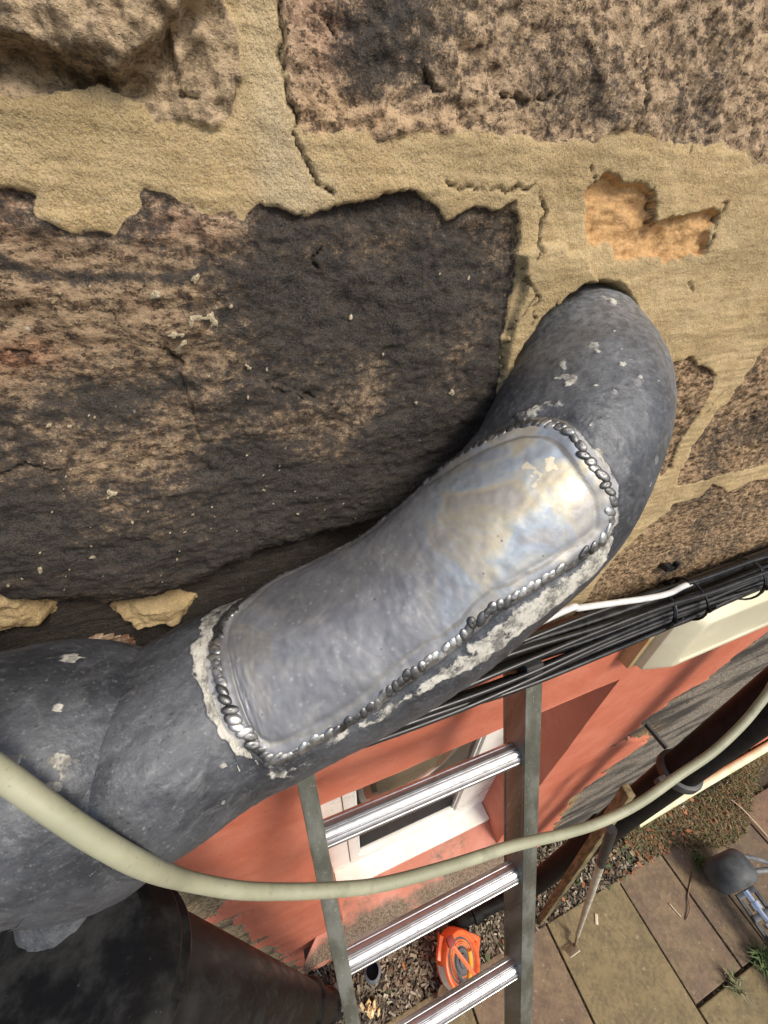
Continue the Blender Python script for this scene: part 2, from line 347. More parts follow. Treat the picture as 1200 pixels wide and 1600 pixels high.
soot_shade = np.where(S1, .02+.7*fbm(gx, gz, .03, 4, 161)+g2((362, 130), (.006, .02), .5), soot_shade); soot_shade = np.where(sid == 4, -.2, soot_shade)
smear = dline(wall_pts([(-60, 400), (0, 410), (60, 430), (120, 436), (200, 432), (245, 437), (280, 432), (320, 418)]), gx, gz+fbm(gx, gz, .01, 3, 170)*.003)
soot_shade = np.maximum(soot_shade, .95*np.exp(-(smear/.0035)**2)*(sid == 2))
soot_shade = np.maximum(soot_shade, sst(-.002, .004, gap)*2.5)*(1-sst(-.002, .001, blob))  # shade painted near-black into the recess under the big stone
tint = np.zeros((gx.size, 3), np.float32); tint[:] = (.25, .165, .098)
tint[S1] = (.47, .36, .20); tint[sid == 3] = (.40, .27, .145); tint[sid == 4] = (.90, .46, .09); tint[(sid >= 5)] = (.30, .19, .10)
def blend(c, m):
    global tint; tint = tint*(1-m[:, None])+np.array(c, np.float32)*m[:, None]
blend((.30, .11, .07), np.clip(g2((500, 20), (.018, .022), 1.)*(sid == 3), 0, 1))
blend((.52, .30, .13), np.clip((g2((520, 190), (.02, .01))+g2((620, 190), (.05, .008), .7)+g2((990, 225), (.03, .006), .7))*(sid == 3), 0, 1))
blend((.42, .25, .16), np.clip((g2((280, 330), (.03, .012))+g2((40, 320), (.04, .012))+g2((450, 335), (.02, .006))+g2((600, 320), (.02, .005), .6))*(sid == 2), 0, 1))
blend((.36, .14, .07), np.clip(g2((15, 560), (.02, .008), .7)*(sid == 2), 0, 1))
blend((.46, .33, .22), np.clip(sst(.010, .0, SDS['S2'])*(gz > 3.42)*.6, 0, 1))
mort = np.zeros((gx.size, 3), np.float32); mort[:] = (.56, .405, .205)
mm = np.clip(g2((420, 120), (.012, .08), 1.)+g2((480, 300), (.02, .01), .8), 0, 1)*.6
mort = mort*(1-mm[:, None])+np.array((.58, .49, .34))*mm[:, None]
mm = np.clip(sst(-.02, .02, flap), 0, 1)*.4+np.clip(g2((700, 300), (.06, .006)), 0, 1)*.3; mort = mort*(1-mm[:, None])+np.array((.50, .36, .16))*mm[:, None]
mm = np.clip(g2((60, 200), (.06, .02), .7)+g2((1180, 380), (.04, .05), .5), 0, 1)*.5; mort = mort*(1-mm[:, None])+np.array((.33, .27, .14))*mm[:, None]
# below the cables: bare weathered stone with an ochre rim where the paint has come away
lo_ = (low > 0) & (sid == 0); sdd = np.where(low > 0, np.where(gx > -.3, .05, .05), sd)
rim = sst(-.10, -.015, paint+.05*fbm(gx*.4, gz, .06, 4, 180))
tint = np.where((low > 0)[:, None], np.array((.19, .18, .16), np.float32), tint)
tint = np.where((low > 0)[:, None], tint*(1-.75*rim[:, None])+np.array((.46, .28, .10), np.float32)*.75*rim[:, None], tint)
lf = (low > 0) & (gx < -.2); tint[lf] = (.30, .23, .13)
soot_shade = np.where(low > 0, .35+1.6*fbm(gx*.25, gz, .07, 5, 190)+.35*sst(1.4, .3, gz), soot_shade); soot_shade = np.where(lf, soot_shade-.3, soot_shade)
sdd = np.where(low > 0, .05, np.where((gap > 0) & (blob < -.004), np.maximum(sd, .004), sd))  # recess takes the stone mix so its painted shade shows
dirt = np.clip(.1+1.2*fbm(gx*.5, gz, .3, 4, 200), 0, 1)*.5
y = -h*.001; y = np.where((gz < .001), y, y)
co = np.stack([gx, y, gz], 1)
Q = grid_quads(len(ZS), len(XS)); cxm = (gx[Q[:, 0]]+gx[Q[:, 2]])/2; czm = (gz[Q[:, 0]]+gz[Q[:, 2]])/2
Q = Q[~((cxm > WIN[0]) & (cxm < WIN[1]) & (czm > WIN[2]) & (czm < WIN[3]))]

# materials of the wall
m = Mt('stone_and_mortar'); sS = m.attr('sds'); sP = m.attr('sdp')
fine = m.noise(900, 3, .7); mid = m.noise(210, 4, .65); gr = m.noise(420, 3, .6, (1, 1, .6), (0, .5, 0)); big = m.noise(28, 4, .6)
stroke = m.noise(230, 4, .72, (.45, 1, 1), (0, .9, 0))
isS = m.rng(m.math('ADD', sS, m.math('MULTIPLY', m.math('SUBTRACT', mid, .5), 2.2)), -.35, .35)
so_ = m.rng(m.math('ADD', m.attr('soot_shade'), m.math('ADD', m.math('MULTIPLY', m.math('SUBTRACT', mid, .5), 1.9), m.math('MULTIPLY', m.math('SUBTRACT', fine, .5), 2.2))), .10, 1.0)
gp = m.math('MULTIPLY', m.attr('grain'), .84); spk = m.math('ADD', m.math('MULTIPLY', stroke, .72), m.math('MULTIPLY', fine, .28))
stone = m.mix(m.rng(spk, .44, .545), m.mix(gp, m.attr('tint', True), (.020, .014, .011)), m.mix(m.math('MULTIPLY', m.attr('grain'), .22), m.attr('tint', True), (.85, .66, .42)))
stone = m.mix(m.rng(gr, .42, .62, 0, .6), stone, m.attr('tint', True))
stone = m.mix(m.math('MULTIPLY', so_, .93), stone, m.mix(m.rng(fine, .3, .7), (.014, .013, .013), (.062, .057, .052)))
fl = m.rng(m.voro(95), .0, .16, 1, 0); fl = m.math('MULTIPLY', fl, m.rng(m.noise(160, 2), .60, .66))
stone = m.mix(fl, stone, (.55, .50, .38))
mo = m.mix(m.rng(fine, .35, .65, 0, .5), m.attr('mort', True), m.mix(.5, m.attr('mort', True), (.12, .09, .05)))
mo = m.mix(m.rng(m.noise(500, 2, .5), .60, .72, 0, .6), mo, (.62, .54, .38)); mo = m.mix(m.rng(m.noise(60, 4, .6), .55, .75, 0, .35), mo, (.25, .19, .10))
mo = m.mix(m.rng(big, .38, .62, 0, .5), mo, (.62, .48, .27)); trw = m.noise(34, 5, .65, (.22, 1, 1), (0, -.15, 0)); mo = m.mix(m.rng(trw, .44, .62, 0, .5), mo, (.30, .225, .12))
mo = m.mix(m.rng(m.noise(1300, 2, .6), .36, .5, .45, 0), mo, (.13, .10, .055))
cl = m.mix(isS, mo, stone)
cl = m.mix(m.rng(m.attr('crumb'), .3, .6), cl, m.mix(m.rng(fine, .4, .6), (.34, .27, .16), (.60, .52, .37)))
cl = m.mix(m.math('MULTIPLY', m.attr('cut'), .8), cl, (.03, .024, .018))
isP = m.rng(m.math('ADD', sP, m.math('MULTIPLY', m.math('SUBTRACT', m.noise(60, 5, .6), .5), 22)), -1, 1)
pc = m.mix(m.rng(m.noise(9, 4, .6), .35, .7), (.56, .165, .095), (.63, .215, .135)); pc = m.mix(m.rng(m.noise(70, 5, .7, (.5, 1, 1)), .60, .74, 0, .4), pc, (.42, .14, .09))
pc = m.mix(m.rng(m.noise(170, 3, .6, (.3, 1, 1)), .70, .74, 0, .8), pc, (.10, .05, .04))
cl = m.mix(isP, cl, pc); m.set('Base Color', cl); m.set('Roughness', m.mix(isP, (.93, .93, .93), (.7, .7, .7))); m.set('Specular IOR Level', .25)
b1 = m.bump(m.noise(700, 4, .75), .8, .0016); b1 = m.bump(trw, .35, .006, b1); b2 = m.bump(m.mix(isS, m.noise(300, 3, .6), stroke), .7, .0016, b1)
m.set('Normal', b2); MWALL = m.m
house = empty('stone_house', (0, 0, 0), 'rough sandstone house wall with salmon painted render and a cream window low down', 'house')
me = np_mesh('stone_wall', co, Q[:, ::1])
fattr(me, 'sds', np.clip(sdd, -.02, .02)*1000); fattr(me, 'sdp', np.where(gz < 3.02, np.clip(paint, -.05, .05), -.05)*1000); fattr(me, 'soot_shade', soot_shade); fattr(me, 'cut', cut); fattr(me, 'crumb', crumb); fattr(me, 'grain', np.where(sid == 4, .28, np.where(sid == 1, .7, 1.)))
cattr(me, 'tint', tint); cattr(me, 'mort', mort)
wall = link('stone_wall', me, MWALL, house)
del GX, GZ, wx, wz, n1, n2, n3, sl_, hs, hm, tint, mort, soot_shade, co, Q, cxm, czm, sd, sdd, SDS, gap, blob, flap, flap2, paint, ps, hl, h, y, s, rim, over, under, cave, cut, dc, lf, lo_, dirt, soot2, smear, gs, rw, row, cx, ex, ez, far, sid
# loose crumbs of mortar stuck to the stone
def patchy(m_): return m_
# ---- window and its recess
m = Mt('salmon_paint'); pn = m.noise(9, 4, .6)
pc = m.mix(m.rng(pn, .35, .7), (.56, .165, .095), (.63, .215, .135)); pc = m.mix(m.rng(m.noise(60, 5, .7), .58, .72, 0, .45), pc, (.40, .13, .085))
m.set('Base Color', pc); m.set('Roughness', .72); m.set('Normal', m.bump(m.noise(120, 4, .65), .5, .002)); MSAL = m.m
m = Mt('dirty_salmon_sill'); dn = m.noise(7, 6, .72, (.8, 1, 1)); d2 = m.noise(160, 4, .7)
pc = m.mix(m.rng(m.noise(12, 3), .35, .7), (.50, .19, .125), (.58, .25, .18)); xx = m.node('ShaderNodeSeparateXYZ'); m.t.links.new(m.co(), xx.inputs[0])
edge = m.rng(xx.outputs[1], .03, -.05); dm = m.rng(m.math('ADD', m.math('MULTIPLY', edge, .30), m.math('ADD', dn, m.math('MULTIPLY', d2, .3))), .72, .92)
face = m.rng(xx.outputs[1], -.0745, -.0720); dm = m.math('MULTIPLY', dm, face)
pc = m.mix(m.math('MULTIPLY', dm, .9), pc, m.mix(m.rng(d2, .4, .6), (.06, .055, .03), (.20, .18, .13))); pc = m.mix(m.rng(m.noise(300, 2), .70, .72), pc, (.6, .55, .48))
m.set('Base Color', pc); m.set('Roughness', .85); m.set('Normal', m.bump(d2, .6, .003)); MSILL = m.m
x0, x1, z0, z1 = WIN; DY = .165
def strip(pa, pb, n, w, nrm, amp=.0012, seed=0):
    """subdivided flat quad from pa..pb extruded along w"""
    pa, pb, w, nrm = map(lambda q: np.array(q, float), (pa, pb, w, nrm)); k = 14
    V = []
    for i in range(n+1):
        for j in range(k+1):
            p = pa+(pb-pa)*i/n+w*j/k; V.append(p+nrm*float(fbm(np.array([p[0]+p[2]]), np.array([p[1]*2+p[0]]), .07, 3, seed)[0])*amp)
    return V, grid_quads(n+1, k+1)
mb = MB()
for a in (((x1, -.002, z1), (x1, -.002, z0), 60, (0, DY, 0), (1, 0, 0)), ((x0, -.002, z1), (x0, -.002, z0), 60, (0, DY, 0), (-1, 0, 0)), ((x0, -.002, z1), (x1, -.002, z1), 30, (0, DY, 0), (0, 0, 1)), ((x0, -.002, z0), (x1, -.002, z0), 30, (0, DY, 0), (0, 0, -1))):
    mb.add(*strip(*a, .004))
mb.build('window_reveal', MSAL, house)
# sloping sill slab
mb = MB(); sx0, sx1 = -.215, .86
prof = [(DY, 1.24), (.10, 1.235), (-.060, 1.185), (-.072, 1.178), (-.075, 1.168), (-.073, 1.07), (-.065, 1.062), (0.01, 1.062), (DY, 1.062)]
n = 60; V = []
for i in range(n+1):
    xx_ = sx0+(sx1-sx0)*i/n
    for (py, pz) in prof: V.append((xx_, py+.002*math.sin(i*1.3)*(py < 0)+random.uniform(-.0006, .0006), pz+random.uniform(-.001, .001)))
k = len(prof); Fq = [tuple(q) for q in grid_quads(n+1, k)]+[tuple(range(k)), tuple(n*k+j for j in range(k))][::1]
# the slab is notched to lie inside the opening only where it passes behind the wall face
V2 = []
for (vx, vy, vz) in V: V2.append((min(max(vx, x0+.001), x1-.001) if vy > .012 else vx, vy, vz))
mb.add(V2, Fq); mb.build('window_sill', MSILL, house)
MUPVC = worn('cream_plastic', (.76, .74, .66), (.86, .85, .80), 8, (.25, .4), bump=.1)
win = MB(); ox = x0+.001; OX = x1-.001
def rails(mb, a, b, c, d, w, y0, y1, sides='lrtb'):
    """rectangular frame with bars of width w, mitre free: uprights run between rails"""
    wl, wr, wt, wb = w
    yc = (y0+y1)/2; t = abs(y1-y0)
    mb.box(((a+b)/2, yc, d-wt/2), (b-a, t, wt), bev=.003); mb.box(((a+b)/2, yc, c+wb/2), (b-a, t, wb), bev=.003)
    mb.box((a+wl/2, yc, (c+wb+d-wt)/2), (wl, t, d-c-wt-wb), bev=.003); mb.box((b-wr/2, yc, (c+wb+d-wt)/2), (wr, t, d-c-wt-wb), bev=.003)
rails(win, ox, OX, 1.27, z1-.002, (.075, .12, .08, .07), .145, .215)
wf = win.build('window_frame', MUPVC, house)
cs = MB(); rails(cs, ox+.077, OX-.122, 1.342, z1-.084, (.035, .05, .06, .055), .137, .19); cs.build('casement', MUPVC, wf)
bd = MB(); rails(bd, ox+.114, OX-.174, 1.40, z1-.146, (.008, .008, .010, .012), .146, .160); bd.build('glazing_bead', MUPVC, wf)
g = MB(); g.box(((ox+.114+OX-.174)/2, .168, (1.40+z1-.146)/2), (OX-ox-.29, .006, z1-.146-1.40)); 
m = Mt('window_glass', Metallic=0.0, Roughness=.04); m.set('Base Color', m.mix(m.rng(m.noise(2.2, 3, .5, (1, 1, .5)), .4, .65), (.055, .048, .032), (.13, .105, .07))); m.set('Specular IOR Level', .9)
g.build('pane', m.m, wf)
dr = MB(); dr.box(((x0+x1)/2, .128, 1.262), (OX-ox-.004, .10, .030), bev=.006); dr.build('frame_sill', MUPVC, wf)
# plinth that steps out beyond the rainwater pipe
mb = MB(); mb.box((4.1, -.035, .17), (3.6, .09, .34), bev=.012); mb.build('plinth', MSAL, house)

# ================================================================== GROUND
def sheet(name, x0_, x1_, y0_, y1_, z, mat, n=2):
    V = [(x0_+(x1_-x0_)*i/(n-1), y0_+(y1_-y0_)*j/(n-1), z) for i in range(n) for j in range(n)]
    o = link(name, np_mesh(name, V, grid_quads(n, n)), mat); return tag(o, kind='structure')
m = Mt('soil'); m.set('Base Color', m.mix(m.rng(m.noise(60, 5, .7), .35, .65), (.045, .032, .02), (.12, .09, .055))); m.set('Roughness', .95); m.set('Normal', m.bump(m.noise(90, 5, .7), .9, .01))
sheet('ground', -40, 40, -60, 1.0, -.03, m.m)
m = Mt('sandstone_flags'); a = m.attr('tone', True); n_ = m.noise(5, 6, .68); n2_ = m.noise(45, 5, .7); c = m.mix(m.rng(n_, .35, .65, 0, .7), a, m.mix(.5, a, (.34, .25, .12)))
c = m.mix(m.rng(m.math('ADD', m.math('MULTIPLY', n2_, .5), m.math('MULTIPLY', m.noise(11, 5, .7), .5)), .42, .62, 0, .85), c, m.mix(.6, c, (.06, .045, .03))); c = m.mix(m.rng(m.noise(26, 3, .6), .64, .70, 0, .45), c, (.42, .34, .25))
c = m.mix(m.rng(m.voro(16), .05, .02, 0, .8), c, (.55, .48, .38))
m.set('Base Color', c); m.set('Roughness', .85); m.set('Normal', m.bump(m.math('ADD', n2_, n_), .5, .006)); MFLAG = m.m
tones = {'o': (.215, .165, .080), 'b': (.19, .130, .085), 'r': (.20, .118, .078), 'd': (.15, .105, .07)}
slabs = [(-.62, -.05, -.31, -.95, 'b'), (-.05, .535, -.31, -.95, 'o'), (.535, 1.138, -.31, -.95, 'b'), (1.138, 1.727, -.31, -.95, 'o'), (1.727, 2.12, -.31, -.872, 'b'), (2.12, 2.36, -.31, -.872, 'b'), (2.36, 2.9, -.31, -.872, 'd'),
         (2.9, 3.6, -.31, -.872, 'r'), (3.6, 4.4, -.31, -.872, 'b'), (-1.4, -.62, -.31, -.95, 'o')]
xx_ = 1.73
for w, t in ((.55, 'o'), (.62, 'b'), (.6, 'r'), (.7, 'o'), (.6, 'b')): slabs.append((xx_, xx_+w, -.876, -1.6, t)); xx_ += w
for j in range(4):
    xx_ = -3+.3*j
    while xx_ < 5:
        w = random.choice((.45, .6, .75)); y1_ = -.955-.62*j if xx_+w < 1.73 else -1.605-.62*j
        slabs.append((xx_, xx_+w if not (xx_ < 1.70 < xx_+w) else 1.725, y1_, y1_-.62, random.choice('obrb'))); xx_ = slabs[-1][1]+.004
mb = MB(); tn = []
for (a0, a1, b0, b1, t) in slabs:
    gp = .006; bb = len(mb.v); dz = random.uniform(-.004, .004)
    mb.box(((a0+a1)/2, (b0+b1)/2, -.02+dz), (a1-a0-2*gp, abs(b1-b0)-2*gp, .04), bev=.005)
    tt = np.array(tones[t])*random.uniform(.9, 1.1); tn += [tt]*(len(mb.v)-bb)
o = mb.build('paving', MFLAG, None, smooth=False); tag(o, kind='structure'); cattr(o.data, 'tone', tn)

def scatter(name, n, place, shapes, mats_cols, mat, label, cat):
    V = []; Fq = []; C_ = []
    for i in range(n):
        p, rz, sc = place(); vs, fs = shapes(sc); c_, s_ = math.cos(rz), math.sin(rz); b = len(V); q = random.choice(mats_cols); f = random.uniform(.7, 1.25)
        for v in vs: V.append((p[0]+v[0]*c_-v[1]*s_, p[1]+v[0]*s_+v[1]*c_, p[2]+v[2])); C_.append([q[0]*f, q[1]*f, q[2]*f])
        Fq += [tuple(b+k for k in g_) for g_ in fs]
    me = bpy.data.meshes.new(name); me.from_pydata(V, [], Fq); me.update(); o = link(name, me, mat, None, False); cattr(me, 'tone', C_)
    return tag(o, label, cat, kind='stuff')
m = Mt('scatter_bits'); m.set('Base Color', m.attr('tone', True)); m.set('Roughness', .85); MBIT = m.m
def chip(sc):
    l = sc*random.uniform(.6, 1.5); w = sc*random.uniform(.2, .5); t = sc*.18; tx = random.uniform(-.5, .5)*sc; ty = random.uniform(-.3, .3)*sc
    vs = [(-l/2, -w/2, 0-tx/2), (l/2, -w*.4, tx/2), (l*.45, w/2, tx/2+ty), (-l*.4, w*.5, -tx/2+ty)]
    return vs+[(a_, b_, c_+t) for a_, b_, c_ in vs], [(0, 3, 2, 1), (4, 5, 6, 7), (0, 1, 5, 4), (1, 2, 6, 5), (2, 3, 7, 6), (3, 0, 4, 7)]
def pl_chip():
    x = random.uniform(-.8, 2.6); return (x, -random.uniform(-.0, .315), random.uniform(-.028, .002)), random.uniform(0, 6.3), random.uniform(.012, .032)
scatter('bark_chippings', 16000, pl_chip, chip, [(.27, .225, .15), (.18, .145, .095), (.10, .08, .055), (.38, .33, .24), (.22, .18, .12), (.15, .11, .075), (.07, .06, .045)], MBIT, 'dry bark chippings and gravel along the foot of the wall', 'bark chippings')
def blade(sc):
    a = random.uniform(0, 6.28); b = random.uniform(.3, 1.0); w = sc*.045; dx, dy = math.cos(a), math.sin(a); px, py = -dy*w, dx*w
    vs = [(px, py, 0), (-px, -py, 0), (dx*sc*.35*b+px*.8, dy*sc*.35*b+py*.8, sc*.5), (dx*sc*.35*b-px*.8, dy*sc*.35*b-py*.8, sc*.5), (dx*sc*b, dy*sc*b, sc*(.75-.3*b))]
    return vs, [(0, 1, 3, 2), (2, 3, 4)]
def pl_grass():
    x = random.uniform(1.95, 5.5); y0_ = -.13-.05*math.sin(x*5)-(.18+.12*math.sin(x*3.1)+.1*max(0, x-3)) * random.random()**.8
    return (x, y0_, -.01), random.uniform(0, 6.3), random.uniform(.02, .07)
scatter('dry_grass', 16000, pl_grass, blade, [(.20, .15, .075), (.30, .24, .13), (.10, .12, .035), (.14, .13, .06), (.22, .11, .05)], MBIT, 'straggly dry grass and weeds between the paving and the wall', 'grass')
JL = [((1.138, -.31), (1.142, -.95)), ((1.727, -.31), (1.727, -.95)), ((2.12, -.31), (2.12, -.872)), ((2.36, -.31), (2.36, -.872)), ((1.73, -.874), (2.9, -.874)), ((.535, -.31), (.535, -.95)), ((-.05, -.31), (-.05, -.95)), ((.0, -.312), (3.4, -.312))]
def pl_joint():
    a_, b_ = random.choice(JL); t = random.random()
    t = t if math.sin(t*23+a_[0]*9)+math.sin(t*51) > -.2 else random.random()
    return (a_[0]+(b_[0]-a_[0])*t+random.gauss(0, .005), a_[1]+(b_[1]-a_[1])*t+random.gauss(0, .005), -.012), random.uniform(0, 6.3), random.uniform(.008, .024)
scatter('joint_moss', 2600, pl_joint, blade, [(.07, .08, .03), (.12, .10, .05), (.05, .04, .025), (.16, .13, .08)], MBIT, 'dark moss and dirt filling the paving joints', 'moss')
def leaf(sc):
    a = random.uniform(-.5, .5)*sc
    vs = [(-sc*.5, 0, 0), (-sc*.15, -sc*.26, a*.4), (sc*.25, -sc*.2, a), (sc*.55, 0, a*.5), (sc*.25, sc*.22, a*.7), (-sc*.15, sc*.25, .1*sc)]
    return vs, [(0, 1, 2, 3, 4, 5)]
def pl_leaf():
    x = random.gauss(2.1, .3) if random.random() < .85 else random.uniform(0, 4)
    return (x, random.uniform(-.33, -.1), random.uniform(.0, .02)), random.uniform(0, 6.3), random.uniform(.02, .045)
scatter('fallen_leaves', 420, pl_leaf, leaf, [(.34, .14, .06), (.22, .10, .05), (.30, .21, .11), (.07, .10, .035), (.18, .13, .08)], MBIT, 'brown and green fallen leaves on the border soil', 'leaves')
def tuft(name, px, n, sc, cols, label, cat='weed', group=None):
    p0 = onZ(*px, 0.); V = []; Fq = []; C_ = []
    for i in range(n):
        vs, fs = blade(sc*random.uniform(.6, 1.2)); b = len(V); q = random.choice(cols); ox_ = random.gauss(0, sc*.22); oy_ = random.gauss(0, sc*.22)
        for v in vs: V.append((v[0]*1.1+ox_, v[1]*1.1+oy_, v[2]*.9)); C_.append(q)
        Fq += [tuple(b+k for k in g_) for g_ in fs]
    me = bpy.data.meshes.new(name); me.from_pydata(V, [], Fq); me.update(); o = link(name, me, MBIT, None, False); cattr(me, 'tone', C_); o.location = p0
    return tag(o, label, cat, group)
gc = [(.09, .14, .04), (.13, .18, .06), (.06, .09, .03)]
tuft('weed_tuft', (1188, 1500), 90, .10, gc, 'dark green weed tuft growing from a paving joint at the right edge')
tuft('weed_tuft', (1145, 1538), 60, .075, [(.2, .2, .09), (.14, .17, .07), (.27, .24, .14)], 'pale dry weed tuft in the paving crossing, left of the dark green tuft')
tuft('weed_tuft', (1088, 1345), 60, .075, gc, 'small dark weed beside the wide grey wheel')
def ltube(name, pts, r, mat, label, cat, k=6, **kw):
    mb = MB(); mb.tube(spline(pts, 60), r, k); return tag(mb.build(name, mat, kw.get('parent')), label, cat, kw.get('group'))
MTWIG = worn('twig_bark', (.11, .06, .035), (.30, .20, .12), 60)
MSTRAW = worn('dry_straw', (.55, .42, .28), (.70, .58, .42), 60)
ltube('twig', [onZ(1082, 1365, .006), onZ(1075, 1400, .006), onZ(1078, 1420, .012), onZ(1072, 1438, .006)], .004, MTWIG, 'thin dark curved twig lying across a paving slab', 'twig')
ltube('straw', [onZ(1143, 1250, .02), onZ(1160, 1264, .03), onZ(1180, 1285, .02), onZ(1200, 1308, .01)], .0045, MSTRAW, 'long pale stalk lying beside the grass at the right', 'stalk')
ltube('straw', [onZ(1046, 1412, .006), onZ(1060, 1428, .006), onZ(1064, 1432, .006)][0:3], .004, MSTRAW, 'short straw fragment on the slab left of the curved twig', 'stalk')
for px, lb in (((932, 1436), 'small pale bark flake on the olive slab near the hoe'),):
    mb = MB(); p = onZ(*px, .006); mb.box(p, (.05, .018, .008), Matrix.Rotation(.9, 3, 'Z'), bev=.003); tag(mb.build('bark_flake', MSTRAW), lb, 'bark flake')
# pale blossom lump in the border
mb = MB()
for i in range(16):
    p = onZ(577, 1575, .02)+np.array([random.gauss(0, .022), random.gauss(0, .016), random.uniform(0, .02)]); mb.box(p, (.03, .02, .006), Matrix.Rotation(random.uniform(0, 3), 3, Vector((random.random(), random.random(), 1)).normalized()), bev=.002)
tag(mb.build('fungus_cluster', worn('pale_yellow', (.62, .42, .15), (.8, .66, .4), 40)), 'small pale yellow crumpled cluster on the soil beside the ladder', 'fungus')

# ================================================================== LEAD SOIL PIPE
m = Mt('old_lead'); fx = m.attr('flux'); wr = m.attr('worn'); n1_ = m.noise(26, 5, .62); n2_ = m.noise(180, 4, .65); n3_ = m.noise(70, 4, .6, (1, 1, 1), dist=1.5)
base = m.mix(m.rng(n1_, .35, .65), (.040, .043, .050), (.088, .094, .105)); base = m.mix(m.rng(n3_, .5, .72, 0, .55), base, (.15, .155, .16))
base = m.mix(wr, base, m.mix(m.rng(n2_, .35, .65), (.14, .145, .15), (.30, .305, .31)))
base = m.mix(m.rng(m.noise(400, 3, .6), .56, .74, 0, .40), base, (.25, .26, .27)); base = m.mix(m.rng(m.noise(320, 3, .7, (1, 1.3, 1)), .58, .74, 0, .6), base, (.016, .016, .018)); base = m.mix(m.rng(m.noise(90, 6, .8, (.5, 1, 1.5)), .50, .76, 0, .45), base, (.17, .185, .20)); base = m.mix(m.rng(m.noise(420, 3, .7), .62, .74, 0, .7), base, (.020, .020, .022))
sp = m.math('MULTIPLY', m.rng(m.voro(38), .13, .08), m.rng(m.noise(14, 2), .58, .64)); base = m.mix(m.math('MULTIPLY', sp, .3), base, (.40, .41, .40))
fm = m.rng(m.math('ADD', fx, m.math('ADD', m.math('MULTIPLY', m.math('SUBTRACT', n2_, .5), 1.9), m.math('MULTIPLY', m.math('SUBTRACT', m.noise(60, 4), .5), 1.6))), .45, .78)
fluxc = m.mix(m.rng(m.math('ADD', m.noise(90, 5, .75, (1, .4, 1), (0, 0, .6)), m.math('MULTIPLY', m.noise(500, 3, .7), .3)), .52, .76), (.15, .145, .13), (.54, .52, .45))
base = m.mix(fm, base, fluxc); sh = m.attr('shiny'); shm = m.rng(m.math('ADD', sh, m.math('MULTIPLY', m.math('SUBTRACT', n2_, .5), .8)), .4, .6)
base = m.mix(shm, base, (.33, .33, .33))
m.set('Base Color', base); m.set('Metallic', m.math('MULTIPLY', m.math('SUBTRACT', 1., fm), m.rng(shm, 0, 1, .30, .85))); m.set('Roughness', m.math('ADD', m.rng(n1_, .3, .7, .40, .62), m.math('MULTIPLY', fm, .3)))
b = m.bump(m.noise(55, 4, .6), .35, .004); b = m.bump(n2_, .35, .0012, b); b = m.bump(fm, .3, .0006, b); m.set('Normal', b); MLEAD = m.m

def leadgrid(ctrl, step, k):
    C4, L = resample(spline(ctrl, 400), step); c, U, V, T = frame(C4[:, :3]); a = np.linspace(0, 2*np.pi, k, endpoint=False)
    nr = U[:, None]*np.cos(a)[None, :, None]+V[:, None]*np.sin(a)[None, :, None]
    P = c[:, None]+nr*C4[:, 3][:, None, None]; return P, nr, L, a, C4[:, 3]
def px2tube(P, nr, L, a, px):
    d = P-CP; fr = (d*nr).sum(2) < 0; q = d @ R3; u = 600+F*q[..., 0]/q[..., 2]; v = 800+F*q[..., 1]/q[..., 2]; out = []
    for (x, y) in px:
        e = (u-x)**2+(v-y)**2; e[~fr] = 1e9; out.append(np.unravel_index(np.argmin(e), e.shape))
    return out
class Tube:
    def __init__(s, ctrl, step, k):
        s.P, s.n, s.L, s.a, s.r = leadgrid(ctrl, step, k); s.k = k; s.rm = float(s.r.mean()); s.a0 = 0
        s.h = np.zeros(s.P.shape[:2])
    def centre(s, px): s.a0 = s.a[px2tube(s.P, s.n, s.L, s.a, [px])[0][1]]
    def coords(s):
        A = (s.a-s.a0+np.pi) % (2*np.pi)-np.pi; return np.repeat(s.L[:, None], s.k, 1), np.repeat((A*s.rm)[None], len(s.L), 0)
    def pts(s, px):
        r_ = px2tube(s.P, s.n, s.L, s.a, px); return np.array([(s.L[i], ((s.a[j]-s.a0+np.pi) % (2*np.pi)-np.pi)*s.rm) for i, j in r_])
    def verts(s, off=0.): return s.P+s.n*(s.h+off)[..., None]
    def at(s, l, w):
        i = int(np.clip(np.searchsorted(s.L, l), 0, len(s.L)-1)); j = int(round(((w/s.rm+s.a0) % (2*np.pi))/(2*np.pi)*s.k)) % s.k
        return s.P[i, j]+s.n[i, j]*s.h[i, j], s.n[i, j]
CTRL = [(.285, .05, 3.405, .060), (.270, .012, 3.400, .060), (.247, -.030, 3.388, .0605), (.212, -.062, 3.366, .061), (.170, -.083, 3.336, .061), (.089, -.093, 3.279, .061), (-.008, -.095, 3.246, .062), (-.055, -.102, 3.243, .060), (-.090, -.119, 3.248, .056), (-.112, -.132, 3.250, .048), (-.123, -.138, 3.251, .034), (-.128, -.141, 3.252, .012)]
T1 = Tube(CTRL, .0011, 340); T1.centre((640, 950)); TL, TA = T1.coords(); shp = TL.shape
PATCH = [(343, 1040), (343, 1000), (358, 968), (390, 938), (434, 908), (500, 866), (580, 818), (640, 778), (700, 733), (760, 695), (810, 668), (855, 662), (885, 678), (905, 705), (930, 735), (948, 765), (951, 800), (938, 835), (905, 865), (860, 890), (810, 922), (770, 945), (720, 988), (670, 1028), (620, 1065), (575, 1100), (525, 1135), (475, 1160), (440, 1176), (408, 1170), (380, 1145), (358, 1105), (346, 1070)]
pp = T1.pts(PATCH)
